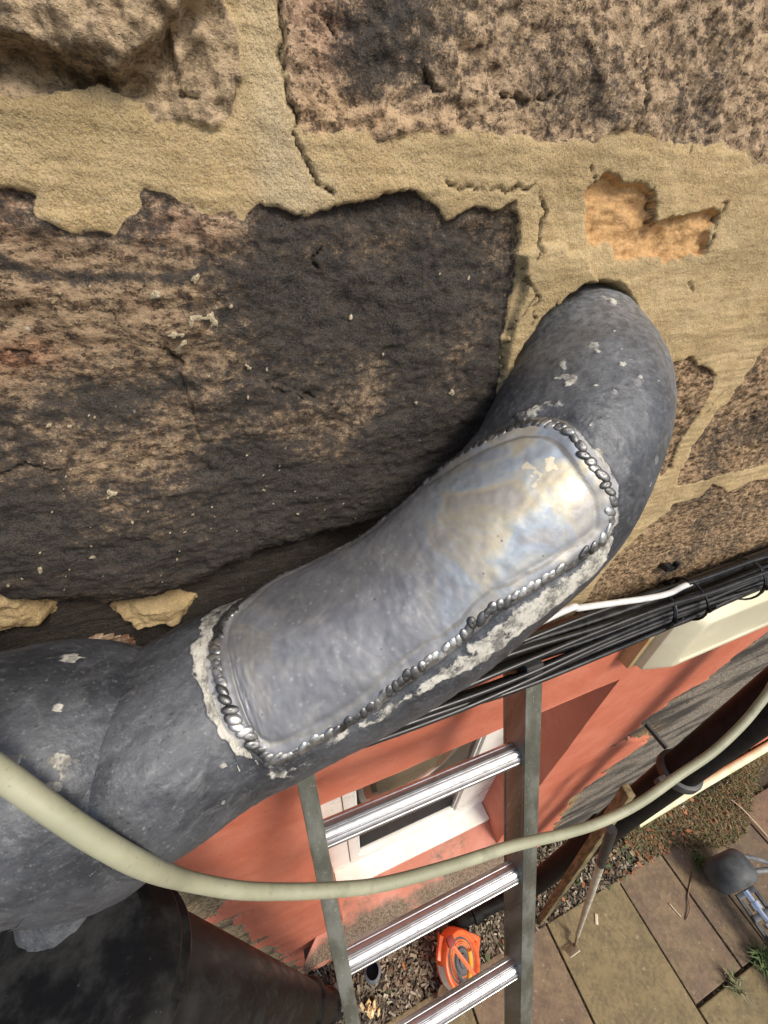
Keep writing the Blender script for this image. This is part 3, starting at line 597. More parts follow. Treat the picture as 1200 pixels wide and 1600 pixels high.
# smooth closed outline
def closed(P, n):
    P = np.vstack([P[-2:], P, P[:3]]); o = []
    for i in range(1, len(P)-2):
        t = np.linspace(0, 1, 8, endpoint=False)[:, None]; a, b, c, d = P[i-1], P[i], P[i+1], P[i+2]
        o.append(.5*((2*b)+(-a+c)*t+(2*a-5*b+4*c-d)*t*t+(-a+3*b-3*c+d)*t**3))
    o = np.vstack(o[1:-1]); 
    for _ in range(6): o = (np.roll(o, 1, 0)+o*2+np.roll(o, -1, 0))/4
    L = np.r_[0, np.cumsum(np.linalg.norm(np.diff(np.vstack([o, o[:1]]), axis=0), axis=1))]; t = np.linspace(0, L[-1], n, endpoint=False); o = np.vstack([o, o[:1]])
    return np.stack([np.interp(t, L, o[:, 0]), np.interp(t, L, o[:, 1])], 1), L[-1]
out, per = closed(pp, 400)
sdp = sdpoly(out[::2], TL, TA, .08)
fl = np.zeros(shp); 
wa = TL+fbm(TL, TA, .006, 3, 301)*.004; wb = TA+fbm(TL, TA, .006, 3, 302)*.004
def fluxpoly(px, amp=1., soft=.002):
    global fl; q = sdpoly(T1.pts(px), wa, wb, .03); fl = np.maximum(fl, amp*sst(-soft, soft, q))
fluxpoly([(955, 835), (925, 868), (880, 905), (830, 935), (790, 965), (740, 1005), (690, 1045), (650, 1072), (620, 1092), (650, 1085), (690, 1062), (740, 1040), (790, 1005), (830, 975), (880, 935), (925, 900), (950, 865)], .95)
fluxpoly([(620, 1092), (560, 1125), (500, 1160), (460, 1190), (500, 1178), (560, 1140), (620, 1110), (690, 1065)], .50)
fluxpoly([(305, 1000), (315, 968), (342, 938), (400, 912), (385, 928), (348, 962), (326, 1005), (328, 1050), (346, 1100), (378, 1150), (402, 1192), (380, 1185), (350, 1158), (322, 1112), (308, 1060)], 1.0)
fluxpoly([(325, 1045), (345, 1105), (375, 1150), (425, 1190), (440, 1175), (400, 1165), (362, 1100), (340, 1040)], .62)
fluxpoly([(870, 668), (925, 690), (955, 730), (968, 790), (958, 835), (943, 830), (950, 790), (940, 755), (912, 715), (888, 690)], .9)
fluxpoly([(800, 652), (830, 635), (878, 618), (876, 632), (840, 648), (812, 660)], .62)
fluxpoly([(420, 1195), (470, 1180), (500, 1185), (450, 1215), (410, 1225)], .5, .005)
def flecks(T, L_, A_, arr, items):
    X_ = L_+fbm(L_, A_, .005, 3, 311)*.006; Y_ = A_+fbm(L_, A_, .005, 3, 312)*.006
    for (x, y, r) in items:
        c = T.pts([(x, y)])[0]; arr = np.maximum(arr, 1.05*sst(r*1.3, r*.6, np.hypot(X_-c[0], Y_-c[1])))
    return arr
fl = flecks(T1, TL, TA, fl, [(930, 538, .003), (935, 548, .003), (880, 572, .0035), (886, 590, .003), (897, 594, .0025), (957, 520, .0012), (970, 545, .0014), (985, 560, .0016), (970, 570, .0016), (927, 600, .0013), (1002, 590, .0018), (1025, 600, .0015), (962, 613, .001), (955, 470, .004), (975, 463, .002), (115, 1170, .0035), (120, 1155, .003), (352, 1252, .0025), (350, 1195, .003), (372, 1198, .0025), (323, 965, .001), (925, 660, .0012)])
wornA = .9*sst(.17, .05, TL-T1.L[0]+fbm(TL, TA, .03, 3, 320)*.03)*.85
ring = np.exp(-(sdp/.0048)**2)
shiny = np.clip(sst(-.009, -.003, sdp)*.75+fbm(TL, TA, .01, 3, 330)*.5, 0, 1)*sst(-.012, -.004, sdp)
T1.h = .0018*fbm(TL, TA, .04, 4, 340)*(1-.97*sst(-.004, .01, sdp))+.0004*fbm(TL, TA, .005, 3, 341)+.0019*ring+.0007*sst(-.001, .001, sdp)+.0007*fbm(TL, TA, .012, 3, 342)*np.exp(-(sdp/.012)**2)*(sdp < 0)
T1.h -= .0010*np.exp(-((sdp+.007)/.002)**2)
T1.h += .0006*(fl > .5)
pipe = empty('lead_soil_pipe', (float(.26), 0, 3.40), 'thick bent grey lead pipe leaving the stone wall, with a long soldered repair patch', 'pipe')
V = T1.verts(); Qb = grid_quads(shp[0], shp[1], True)
me = np_mesh('pipe_body', V.reshape(-1, 3), Qb); fattr(me, 'flux', fl); fattr(me, 'worn', wornA); fattr(me, 'shiny', shiny); link('pipe_body', me, MLEAD, pipe)
# patch sheet
m = Mt('repair_sheet'); n1_ = m.noise(14, 4, .6, dist=1.2); n2_ = m.noise(220, 4, .65); n4 = m.noise(24, 4, .65, (1, 1, 1), dist=2.)
irid = m.ramp(m.noise(16, 3, .5, dist=2.5), [(.34, (.30, .30, .31)), (.44, (.32, .37, .43)), (.51, (.42, .44, .43)), (.58, (.48, .43, .32)), (.66, (.38, .36, .33))])
base = m.mix(m.attr('warm'), m.mix(m.rng(n1_, .35, .65), (.18, .185, .20), (.27, .275, .29)), irid)
base = m.mix(m.rng(n4, .50, .75, 0, .35), base, (.44, .43, .39))
base = m.mix(m.rng(m.voro(160), .22, .10, 0, .5), base, (.36, .37, .38)); base = m.mix(m.rng(m.voro(75, st=(1, 1.2, 1)), .07, .03, 0, .7), base, (.09, .09, .09))
base = m.mix(m.rng(m.attr('edge'), .25, .6), base, (.24, .235, .22)); base = m.mix(m.rng(m.math('ADD', m.attr('flux'), m.math('MULTIPLY', m.math('SUBTRACT', n2_, .5), 1.5)), .5, .6), base, (.66, .60, .46))
m.set('Base Color', base); m.set('Metallic', .58); m.set('Roughness', m.math('ADD', m.rng(n1_, .3, .7, .48, .58), m.math('MULTIPLY', m.rng(n2_, .4, .6), .08)))
b = m.bump(m.noise(8, 2, .5), .05, .02); b = m.bump(m.noise(90, 3, .55), .10, .0015, b); b = m.bump(n2_, .22, .0006, b); b = m.bump(m.rng(m.voro(75, st=(1, 1.2, 1)), .0, .07), .3, .0005, b); m.set('Normal', b)
off = .0004+.0009*sst(0, .004, sdp)-.0005*np.exp(-((sdp-.008)/.0016)**2)+.0007*fbm(TL, TA, .05, 3, 350)*sst(0, .01, sdp)
Vp = T1.verts(off); ins = (sdp > -.0015).ravel(); keep = ins[Qb].all(1); used = np.zeros(ins.size, bool); used[Qb[keep].ravel()] = True; idx = np.cumsum(used)-1
me = np_mesh('repair_patch', Vp.reshape(-1, 3)[used], idx[Qb[keep]])
c1 = T1.pts([(840, 780)])[0]; wm = np.exp(-(((TL-c1[0])/.07)**2+((TA-c1[1]-.005)/.05)**2))+.6*fbm(TL, TA, .04, 3, 360)
hal = np.exp(-((sdp-.0075+fbm(TL, TA, .02, 3, 361)*.004)/.0012)**2)
pf = flecks(T1, TL, TA, np.zeros(shp), [(828, 735, .0025), (838, 745, .002), (862, 720, .003), (832, 755, .002), (870, 730, .002)])*.9
fattr(me, 'warm', np.clip(wm, 0, 1).ravel()[used]); fattr(me, 'edge', hal.ravel()[used]*.8); fattr(me, 'flux', pf.ravel()[used]); link('repair_patch', me, m.m, pipe)
# bead of solder: overlapping flattened puddles
m = Mt('solder'); n_ = m.noise(160, 3, .6); m.set('Base Color', m.mix(m.rng(m.noise(45, 3), .45, .65), (.13, .13, .13), (.52, .52, .50))); m.set('Metallic', .92); m.set('Roughness', m.rng(n_, .3, .7, .30, .58)); m.set('Normal', m.bump(n_, .6, .0012)); MSOL = m.m
nb = int(per/.0046); bo, _ = closed(pp, nb); V = []; Q_ = []
na, nl = 14, 6
for i in range(nb):
    c = bo[i]; t = bo[(i+1) % nb]-bo[i-1]; t = t/np.linalg.norm(t); p, nn = T1.at(*c); p2, _ = T1.at(*(c+t*.004)); T_ = p2-p; T_ -= nn*(T_@nn); T_ /= np.linalg.norm(T_); B_ = np.cross(nn, T_)
    ang = random.gauss(.6, .25); T2 = T_*math.cos(ang)+B_*math.sin(ang); B2 = -T_*math.sin(ang)+B_*math.cos(ang)
    ra = random.uniform(.0036, .0050); rb = random.uniform(.0022, .0032); hh = random.uniform(.0009, .0017); b = len(V)
    p = p+B_*random.gauss(0, .0006)
    for q in range(nl):
        f = q/(nl-1)*math.pi/2; rr_ = math.cos(f); z = math.sin(f)
        if q == nl-1: rr_ = .12
        dz = -.25*(q == nl-1)*random.random()
        for w in range(na):
            aa = 2*math.pi*w/na; V.append(p+T2*ra*rr_*math.cos(aa)+B2*rb*rr_*math.sin(aa)+nn*(hh*(z+dz)+.0004))
    for q in range(nl-1):
        for w in range(na): Q_.append((b+q*na+w, b+q*na+(w+1) % na, b+(q+1)*na+(w+1) % na, b+(q+1)*na+w))
    Q_ += [(b+(nl-1)*na, b+(nl-1)*na+w, b+(nl-1)*na+w+1, b+(nl-1)*na+w+1) for w in range(1, na-1)]
me = bpy.data.meshes.new('solder_seam'); me.from_pydata([tuple(map(float, v)) for v in V], [], [q if q[2] != q[3] else q[:3] for q in Q_]); me.update()
link('solder_seam', me, MSOL, pipe)
# the swept joint that the bend runs into
T2 = Tube([(-.40, -.083, 3.2795, .056), (-.25, -.083, 3.2795, .057), (-.175, -.110, 3.272, .0597), (-.133, -.1105, 3.255, .0645), (-.122, -.1118, 3.226, .0625), (-.152, -.103, 3.168, .043), (-.180, -.122, 3.135, .027), (-.190, -.150, 3.085, .025)], .0016, 220)
T2.centre((120, 1250)); BL, BA = T2.coords(); f2 = flecks(T2, BL, BA, np.zeros(BL.shape), [(105, 1035, .004), (118, 1032, .003), (160, 1382, .0045), (168, 1372, .003), (82, 1186, .0035), (68, 1228, .0025), (138, 1415, .001), (80, 1057, .0015), (92, 1105, .0015), (4, 1192, .003)])
T2.h = .0022*fbm(BL, BA, .04, 4, 400)+.0008*fbm(BL, BA, .008, 3, 401)
me = np_mesh('branch_joint', T2.verts().reshape(-1, 3), grid_quads(*BL.shape, True)); fattr(me, 'flux', f2); fattr(me, 'worn', np.clip(fbm(BL, BA, .05, 3, 402)*.6, 0, 1)); fattr(me, 'shiny', np.zeros(BL.shape)); link('branch_joint', me, MLEAD, pipe)
# flaking rust scale in the crotch of the joint
mb = MB(); rust = worn('rust_scale', (.12, .045, .025), (.55, .42, .28), 60, bump=.6)
for i in range(26):
    p = CP+R3@(np.array([(150+i*2.2+random.uniform(-6, 6)-600)/F, (1003+random.uniform(-8, 9)-800)/F, 1.])*random.uniform(.272, .280))
    mb.box(p, (random.uniform(.004, .010), random.uniform(.003, .007), .0015), Matrix.Rotation(random.uniform(-.6, .6), 3, Vector((1, random.random(), random.random())).normalized()), bev=.0005)
mb.build('rust_flakes', rust, pipe)

# ================================================================== BLACK STACK BELOW
m = Mt('black_iron'); n_ = m.noise(40, 5, .65, (1, 1, .3)); g_ = m.noise(400, 3, .6)
c = m.mix(m.rng(n_, .4, .7), (.008, .008, .009), (.030, .030, .029)); c = m.mix(m.rng(g_, .66, .76, 0, .35), c, (.12, .115, .10)); m.set('Base Color', c); m.set('Roughness', m.rng(n_, .3, .7, .36, .55)); m.set('Specular IOR Level', .10); m.set('IOR', 1.25); m.set('Normal', m.bump(g_, .25, .0008)); MIRON = m.m
SX, SY = -.18, -.17
stk = empty('soil_stack', (SX, SY, -.02), 'big glossy black soil stack dropping to the ground below the lead joint', 'soil pipe')
def ringprof(mb, cx_, cy_, z_, prof, k=64): mb._lathe(np.array([cx_, cy_, z_]), np.array([0, 0, 1.]), prof, k)
mb = MB(); ringprof(mb, SX, SY, 0, [(-.02, .050), (.3, .050), (1.33, .050), (3.06, .050)]); mb.build('stack_pipe', MIRON, stk)
mb = MB(); ringprof(mb, SX, SY, 3.03, [(0, .0505), (.006, .054), (.012, .0580), (.020, .0588), (.026, .0558), (.032, .0555), (.038, .058), (.046, .0588), (.052, .056), (.085, .0545), (.095, .050)]); mb.build('collar', MIRON, stk)
mb = MB(); ringprof(mb, SX, SY, 1.50, [(0, .0505), (.008, .058), (.03, .060), (.05, .058), (.09, .058), (.1, .0555), (.11, .0505)]); mb.build('collar', MIRON, stk)
mb = MB(); ringprof(mb, SX, SY, .62, [(0, .0505), (.008, .060), (.05, .062), (.09, .058), (.11, .0505)]); mb.build('collar', MIRON, stk)

# ================================================================== CREAM OVERFLOW HOSE
def cz(u, v, z): return CP+R3@(np.array([(u-600)/F, (v-800)/F, 1.])*z)
HP = [(-200, 1090, .165), (-90, 1150, .185), (0, 1208, .205), (75, 1262, .225), (150, 1312, .25), (230, 1355, .285), (300, 1378, .32), (375, 1391, .35), (450, 1393, .38), (525, 1390, .405), (600, 1381, .435), (700, 1354, .475), (800, 1322, .52), (880, 1303, .56), (940, 1284, .59), (1000, 1254, .615), (1060, 1212, .64), (1110, 1178, .655), (1150, 1142, .665), (1180, 1108, .67), (1210, 1065, .67), (1260, 960, .65), (1300, 800, .6)]
Pq = (T2.verts()-CP) @ R3; bu = 600+F*Pq[..., 0]/Pq[..., 2]; bv = 800+F*Pq[..., 1]/Pq[..., 2]; HR = .0047
def hz(u, v, z):
    z = z*.72; m_ = (abs(bu-u) < 25) & (abs(bv-v) < 25) & (Pq[..., 2] > 0)
    return min(z, float(Pq[..., 2][m_].min())-.006) if m_.any() else z
mb = MB(); HQ = [cz(u, v, hz(u, v, z)) for u, v, z in HP]; HQ = [HQ[0]+(HQ[0]-HQ[1])*8, HQ[0]+(HQ[0]-HQ[1])*2.5]+HQ+[(.70, -.08, 3.70), (.72, -.03, 4.1), (.72, -.03, 5.0)]; mb.tube(spline(HQ, 500), HR, 28); print('HOSE', [(u, round(hz(u, v, z), 3)) for u, v, z in HP])
m = Mt('cream_hose'); n_ = m.noise(90, 4, .6); c = m.mix(m.rng(m.noise(14, 4, .6), .35, .7), (.27, .27, .18), (.39, .38, .265)); c = m.mix(m.rng(m.noise(260, 4, .7), .58, .72, 0, .6), c, (.20, .19, .13)); c = m.mix(m.rng(n_, .56, .72, 0, .5), c, (.32, .34, .21))
c = m.mix(m.rng(m.noise(18, 5, .75), .52, .66, 0, .55), c, (.20, .20, .14)); m.set('Base Color', c); m.set('Roughness', .55); m.set('Normal', m.bump(n_, .3, .0008)); MHOSE = m.m
tag(mb.build('cream_hose', MHOSE), 'long sagging cream hose hanging in front of the ladder', 'hose')

# ================================================================== LADDER
LD = R3 @ np.array([193, 2055, F]); LD /= np.linalg.norm(LD); A0 = onY(820, 1065, -.068); nf = np.cross(LD, [1., 0, 0]); nf /= np.linalg.norm(nf)
if nf[1] > 0: nf = -nf
def onL(u, v, back=0.):
    d = ray(u, v); B = A0-nf*back; t = ((B-CP)@nf)/(d@nf); return CP+d*t
LX = np.cross(nf, LD); LX = LX/np.linalg.norm(LX); LX = LX if LX[0] > 0 else -LX
ML = Matrix([[LX[i], nf[i], -LD[i]] for i in range(3)])      # local x across, y outwards, z up the ladder
slen = (A0[2]+.0)/-LD[2]
def lw(u, v, b=0): q = onL(u, v, b)-A0; return q@LX, q@LD
xr0 = lw(821, 1200)[0]; xr1 = lw(844, 1200)[0]; xl0 = lw(471, 1260)[0]; xl1 = lw(500, 1260)[0]
rs = [lw(u, v, .022)[1] for u, v in ((655, 1243), (678, 1440), (718, 1565))]; rsp = (rs[2]-rs[0])/2
foot = A0+LD*slen
lad = empty('ladder', tuple(foot), 'aluminium ladder with ribbed rungs leaning on the salmon wall under the cables', 'ladder')
m = Mt('ladder_alloy'); n_ = m.noise(30, 5, .6, (1, 1, .08)); sc_ = m.noise(300, 3, .7, (1, 1, .1)); c = m.mix(m.rng(n_, .4, .65), (.20, .21, .17), (.34, .35, .31)); c = m.mix(m.rng(sc_, .62, .68, 0, .7), c, (.55, .55, .52)); m.set('Base Color', c); m.set('Metallic', .75); m.set('Roughness', m.rng(n_, .3, .7, .32, .48)); m.set('Normal', m.bump(sc_, .12, .0006)); MALU = m.m
m = Mt('rung_alloy'); n_ = m.noise(300, 4, .7); c = m.mix(m.rng(m.noise(420, 3, .75, (.3, 1, 1)), .64, .72, 0, .9), (.56, .56, .57), (.05, .045, .04)); m.set('Base Color', c); m.set('Metallic', .9); m.set('Roughness', m.rng(n_, .3, .7, .28, .42)); m.set('Normal', m.bump(n_, .12, .0005)); m.set('Base Color', m.mix(m.rng(m.noise(60, 3), .45, .7, 0, .5), c, (.36, .34, .32))); MRUNG = m.m
MRUB = worn('black_rubber', (.012, .012, .012), (.035, .035, .035), 40)
def lpt(x, b, s_): return A0+LX*x-nf*b+LD*s_
def chan(name, xa, xb, inner):
    mb = MB(); dep = .052; mid = (xa+xb)/2; w = xb-xa; sc2 = slen/2
    mb.box(lpt(mid, dep/2, sc2-.004), (w, dep, slen), ML, bev=.0022)
    # rolled lips along the edges
    e = xb if inner < 0 else xa
    for bb in (.0035, dep-.0035): mb.box(lpt(e+inner*.0008, bb, sc2-.004), (.003, .006, slen-.01), ML, bev=.001)
    return mb.build(name, MALU, lad)
chan('stile', xr0, xr1, 1); chan('stile', xl0, xl1, -1)
for xa, xb in ((xr0, xr1), (xl0, xl1)):
    mb = MB(); mb.box(lpt((xa+xb)/2, .026, -.010), (xb-xa+.002, .055, .022), ML, bev=.004); mb.build('end_cap', MRUB, lad)
    mb = MB(); mb.box(lpt((xa+xb)/2, .026, slen-.03), (xb-xa+.010, .062, .07), ML, bev=.006); mb.build('rubber_foot', MRUB, lad)
k = 0; s_ = rs[0]
rib = lambda a: 1-.12*np.exp(-((np.abs(((a*10/np.pi) % 2)-1))/.17)**2)
while s_ < slen-.12:
    mb = MB(); mb.tube([lpt(xl1-.002+t*(xr0-xl1+.004), .024, s_) for t in (0, .25, .5, .75, 1)], .0155, 156, prof=rib); mb.build('rung', MRUNG, lad); s_ += rsp

# ================================================================== CABLES ON THE WALL
MCAB = worn('black_cable', (.006, .006, .007), (.020, .020, .020), 60, (.26, .42), bump=.1)
MWC = worn('white_cable', (.55, .55, .53), (.7, .7, .68), 60, (.35, .5), bump=.1)
KX = np.array([-.55, -.2, .1, .25, .40, .52, .62, .74, .88, 1.1, 1.5, 2.2, 3.2])
def cable(name, ya, za, r, mat, label, group=None, x0_=-.5, x1_=3.2, wob=.004, cat='cable', seed=0):
    rg = random.Random(seed); P = []
    tw = rg.uniform(0, 6.28)
    for x in KX:
        if x < x0_ or x > x1_: continue
        P.append((x, min(ya+rg.uniform(-wob, wob)*.6+.003*math.sin(x*9+tw), -.009-r), za+rg.uniform(-wob, wob)+.005*math.sin(x*7+tw)+.012*(x-.5)*(x < .5)))
    mb = MB(); mb.tube(spline(P, 130), r, 14); return tag(mb.build(name, mat), label, cat, group)
zc_ = 3.022
cable('cable_conduit', -.030, zc_+.020, .0095, MCAB, 'thickest black cable at the top of the clipped bundle', cat='cable', wob=.002, seed=1)
cable('cable_conduit', -.046, zc_-.004, .0080, MCAB, 'thick black cable in the middle of the clipped bundle', cat='cable', wob=.002, seed=2)
i = 0
for (ya, za) in ((-.062, .012), (-.066, .003), (-.067, -.007), (-.063, -.017), (-.054, -.023), (-.043, -.026), (-.033, -.028), (-.050, .016), (-.055, .022), (-.028, -.016), (-.022, -.030), (-.058, -.027), (-.048, .030), (-.059, .028), (-.064, -.002), (-.038, -.034), (-.036, .034)):
    i += 1; cable('thin_cable', ya, zc_+za, .0036, MCAB, 'thin black cable running along the wall in the tied bundle', 'thin black cables in the tied bundle', seed=10+i, wob=.0045)
P = [onY(880, 955, -.05), onY(905, 950, -.05), onY(960, 942, -.05), onY(1010, 935, -.052), onY(1045, 927, -.05), onY(1070, 915, -.04), onY(1100, 905, -.03)]
P = [tuple(onY(700, 1040, -.05))]+[tuple(p) for p in P]+[(1.0, -.025, 3.03), (1.6, -.03, 3.03)]
mb = MB(); mb.tube(spline(P, 120), .0042, 14); tag(mb.build('white_cable', MWC), 'single white cable lying along the top of the black bundle', 'cable')
def ziptie(x, tilt, label, ry=.033, rz=.037, yc=-.042, zo=0):
    P = []
    for a in np.linspace(0, 2*np.pi, 26): P.append((x+tilt*math.sin(a), min(yc-ry*math.cos(a), -.004), zc_+zo+rz*math.sin(a)))
    mb = MB(); mb.tube(P, .0018, 8, prof=lambda a: 1+.5*np.cos(2*a)); mb.box((x+tilt*.3, yc-ry-.001, zc_+zo+rz*.35), (.006, .006, .007), bev=.001)
    mb.box((x+tilt*.3+.002, yc-ry-.003, zc_+zo+rz*.35+.006), (.003, .003, .010), Matrix.Rotation(.3, 3, 'X'), bev=.0003)
    return tag(mb.build('cable_tie', MCAB), label, 'cable tie')
ziptie(.535, .006, 'black cable tie nearest the lead pipe, above the corner of the cream box', .030, .034)
ziptie(.605, -.006, 'black cable tie round the bundle, second from the lead pipe')
ziptie(.735, .004, 'black cable tie with a long curled tail, third from the lead pipe')
ziptie(.90, .006, 'black cable tie on the bundle furthest from the lead pipe')
for px, lb in (((1043, 886), 'small black cable clip nailed to the stone above the bundle'), ((1048, 912), 'black cable clip pressed against the top of the bundle')):
    p = onY(*px, -.008); mb = MB(); mb.box(p, (.020, .013, .010), Matrix.Rotation(.25, 3, 'Y'), bev=.002); mb.box(p+np.array([.010, -.004, .004]), (.006, .008, .014), bev=.001); tag(mb.build('cable_clip', MCAB), lb, 'cable clip')

# ================================================================== METER BOX
bx = empty('meter_box', (.95, 0, 2.77), 'cream plastic box with a sloping lid edge on the salmon wall under the cables', 'wall box')
mb = MB(); mb.box((.975, -.012, 2.875), (.69, .030, .205), bev=.004); mb.build('back_box', worn('yellowed_plastic', (.42, .29, .13), (.55, .45, .27), 20), bx)
m = Mt('cream_lid'); c = m.mix(m.rng(m.noise(10, 4, .6), .4, .7), (.66, .62, .44), (.74, .70, .52)); m.set('Base Color', c); m.set('Roughness', .38); m.set('Normal', m.bump(m.noise(15, 3), .15, .004))
bm = bmesh.new(); lx0, lx1, lz0, lz1 = .645, 1.305, 2.775, 2.975; ys = [(-.027, 0), (-.040, .002), (-.060, .034), (-.0630, .040), (-.0630, .052), (-.060, .056)]
rows = []
def rrect(a, b, c_, d_, y_, r=.012, k=5):
    out = []
    for (cx_, cz_, a0_) in ((b-r, d_-r, 0), (a+r, d_-r, 90), (a+r, c_+r, 180), (b-r, c_+r, 270)):
        for i in range(k+1):
            t = math.radians(a0_+90*i/k); out.append((cx_+r*math.cos(t), y_, cz_+r*math.sin(t)))
    return out
for (y_, ins_) in ys: rows.append([bm.verts.new(p) for p in rrect(lx0+ins_, lx1-ins_, lz0+ins_*.75, lz1-ins_*.75, y_, .014)])
for a_, b_ in zip(rows, rows[1:]):
    for i in range(len(a_)): bm.faces.new((a_[i], a_[(i+1) % len(a_)], b_[(i+1) % len(a_)], b_[i]))
bm.faces.new(rows[-1]); bmesh.ops.recalc_face_normals(bm, faces=bm.faces); me = bpy.data.meshes.new('lid'); bm.to_mesh(me); bm.free()
o = link('lid', me, m.m, bx); md = o.modifiers.new('b', 'BEVEL'); md.width = .002; md.segments = 2; md.limit_method = 'ANGLE'; md.angle_limit = .35

# ================================================================== RAINWATER PIPE AND DRAINS
MBLK = worn('black_plastic_pipe', (.006, .006, .006), (.018, .018, .017), 25, (.45, .6), bump=.2, spec=.08)
RX, RY = 1.10, -.145
rp = empty('rainwater_pipe', (RX, RY, .1), 'tall black rainwater pipe standing off the peeling wall, held by a ring bracket', 'drainpipe')
mb = MB(); ringprof(mb, RX, RY, 0, [(.10, .050), (1.4, .050), (5.0, .050)]); mb.build('pipe', MBLK, rp)
mb = MB(); ringprof(mb, RX, RY, 1.30, [(0, .051), (.005, .058), (.11, .058), (.12, .051)]); mb.build('collar', MBLK, rp)
mb = MB(); ringprof(mb, RX, RY, 2.06, [(0, .0505), (.003, .060), (.008, .062), (.030, .062), (.036, .060), (.04, .0505)]); mb.box((RX+.03, RY/2+.035, 2.07), (.012, abs(RY)-.06, .018), bev=.003)
for sx_ in (-1, 1): mb.box((RX+sx_*.080, RY, 2.08), (.034, .020, .036), bev=.006)
mb.build('bracket', worn('weathered_bracket', (.035, .037, .037), (.075, .078, .076), 30), rp)
wd = empty('waste_pipe', (.62, -.12, .0), 'black plastic waste pipe with an elbow at the wall foot, behind the orange reel', 'drainpipe')
mb = MB(); mb.tube(spline([(RX, RY, .14), (RX-.04, RY, .09), (.98, -.14, .075), (.80, -.13, .07), (.68, -.125, .065), (.62, -.12, .05), (.598, -.118, .01), (.595, -.118, -.04)], 90), .034, 24); mb.build('pipe', MBLK, wd)
for xx_ in (.735, 1.00, 1.05):
    mb = MB(); mb._lathe(np.array([xx_-.03, -.13, .073]), np.array([1., 0, 0]), [(0, .036), (.004, .042), (.05, .042), (.056, .036)], 28); mb.build('collar', MBLK, wd)
gp_ = worn('grey_plastic_pipe', (.06, .068, .075), (.11, .12, .13), 20, (.4, .6))
mb = MB(); ringprof(mb, .05, -.125, 0, [(-.03, .040), (.16, .040), (.165, .047), (.235, .047), (.24, .040), (.245, .034), (.10, .033)]); tag(mb.build('pipe_stub', gp_), 'short grey drain pipe stub rising from the soil below the second rung', 'drain pipe')
mb = MB(); ringprof(mb, -.13, -.15, 0, [(-.03, .045), (.30, .045), (.305, .052), (.36, .052), (.365, .045)]); tag(mb.build('pipe_stub', gp_), 'grey drain pipe beside the foot of the black soil stack', 'drain pipe')
mb = MB(); mb.tube([onZ(995, 1287, .03), onZ(1100, 1225, .03), onZ(1200, 1166, .03), onZ(1200, 1166, .03)+(onZ(1200, 1166, .03)-onZ(995, 1287, .03))*.8], .027, 20)
tag(mb.build('base_pipe', worn('cream_paint', (.62, .60, .36), (.72, .70, .48), 10, (.4, .6))), 'pale cream pipe lying along the wall foot beyond the rainwater pipe', 'pipe')

# ================================================================== PLANK, HOE, REEL, MACHINE
def bar(mb, a, b, w, t, roll=0, bev=.003):
    a = Vector(a); b = Vector(b); d = b-a; q = d.to_track_quat('Z', 'Y').to_matrix() @ Matrix.Rotation(roll, 3, 'Z'); mb.box((a+b)/2, (w, t, d.length), q, bev=bev)
m = Mt('weathered_wood'); n_ = m.noise(25, 4, .6, (3, 3, .3)); m.set('Base Color', m.mix(m.rng(n_, .38, .62), (.10, .08, .035), (.24, .19, .09))); m.set('Roughness', .8); m.set('Normal', m.bump(n_, .5, .003)); MWOOD = m.m
mb = MB(); bar(mb, onZ(843, 1440, .01), onY(982, 1235, -.125), .036, .026, .6); tag(mb.build('wooden_batten', MWOOD), 'weathered wooden batten leaning on the wall beside the black pipe', 'batten')
hoe = empty('garden_hoe', tuple(onZ(892, 1485, 0.)), 'long handled hoe resting blade down on the olive slab', 'hoe')
ha = onZ(902, 1462, .05); hb = onY(956, 1296, -.19)
mb = MB(); mb.tube([ha+(hb-ha)*t for t in (0, .3, .6, .82)], [.011, .0115, .0125, .0125], 14); mb.build('handle', worn('hoe_handle', (.36, .32, .22), (.55, .51, .40), 20), hoe)
mb = MB(); mb.tube([ha+(hb-ha)*t for t in (.82, 1.0)], .0135, 14); mb.build('grip', MRUB, hoe)
mb = MB(); bp = onZ(892, 1485, .012); mb.tube(spline([ha+(hb-ha)*.03, ha, onZ(900, 1474, .05), onZ(897, 1478, .02)], 30), .008, 10); mb.build('socket', worn('brown_iron', (.10, .06, .03), (.25, .17, .09), 40), hoe)
mb = MB(); dv = Vector(onZ(905, 1476, .02)-onZ(883, 1492, .02)).normalized(); up = Vector((0, 0, 1)); nn = dv.cross(up); mb.box(Vector(bp)+Vector((0, 0, .025)), (.075, .006, .055), Matrix([[dv[i], nn[i], up[i]] for i in range(3)]) @ Matrix.Rotation(-.75, 3, 'X'), bev=.002)
mb.build('blade', worn('hoe_blade', (.38, .33, .22), (.52, .47, .34), 30), hoe)
# orange reel
MOR = worn('orange_plastic', (.62, .105, .022), (.78, .17, .045), 20, (.35, .5), bump=.1); MGR = worn('dark_grey_drum', (.05, .055, .055), (.10, .10, .10), 30)
rc = np.array(onZ(716, 1499, .13)); ra_ = np.array([.40, -.34, .85]); ra_ /= np.linalg.norm(ra_)
rl = empty('cable_reel', (rc[0], rc[1], 0.), 'orange extension cable reel with a grey drum on the soil below the ladder', 'cable reel')
mb = MB(); mb._lathe(rc-ra_*.05, ra_, [(0, .05), (0, .122), (.006, .126), (.085, .126), (.095, .120), (.098, .112), (.090, .100), (.080, .096), (.080, .05)], 56); mb.build('drum_rim', MOR, rl)
mb = MB(); mb._lathe(rc+ra_*.024, ra_, [(0, .02), (0, .094), (.008, .092), (.012, .055), (.020, .048), (.020, .03), (.030, .028), (.032, .012)], 48); mb.build('drum_face', MGR, rl)
u_ = np.cross(ra_, [0, 0, 1.]); u_ /= np.linalg.norm(u_); v_ = np.cross(ra_, u_); v_ = v_ if v_[2] > 0 else -v_
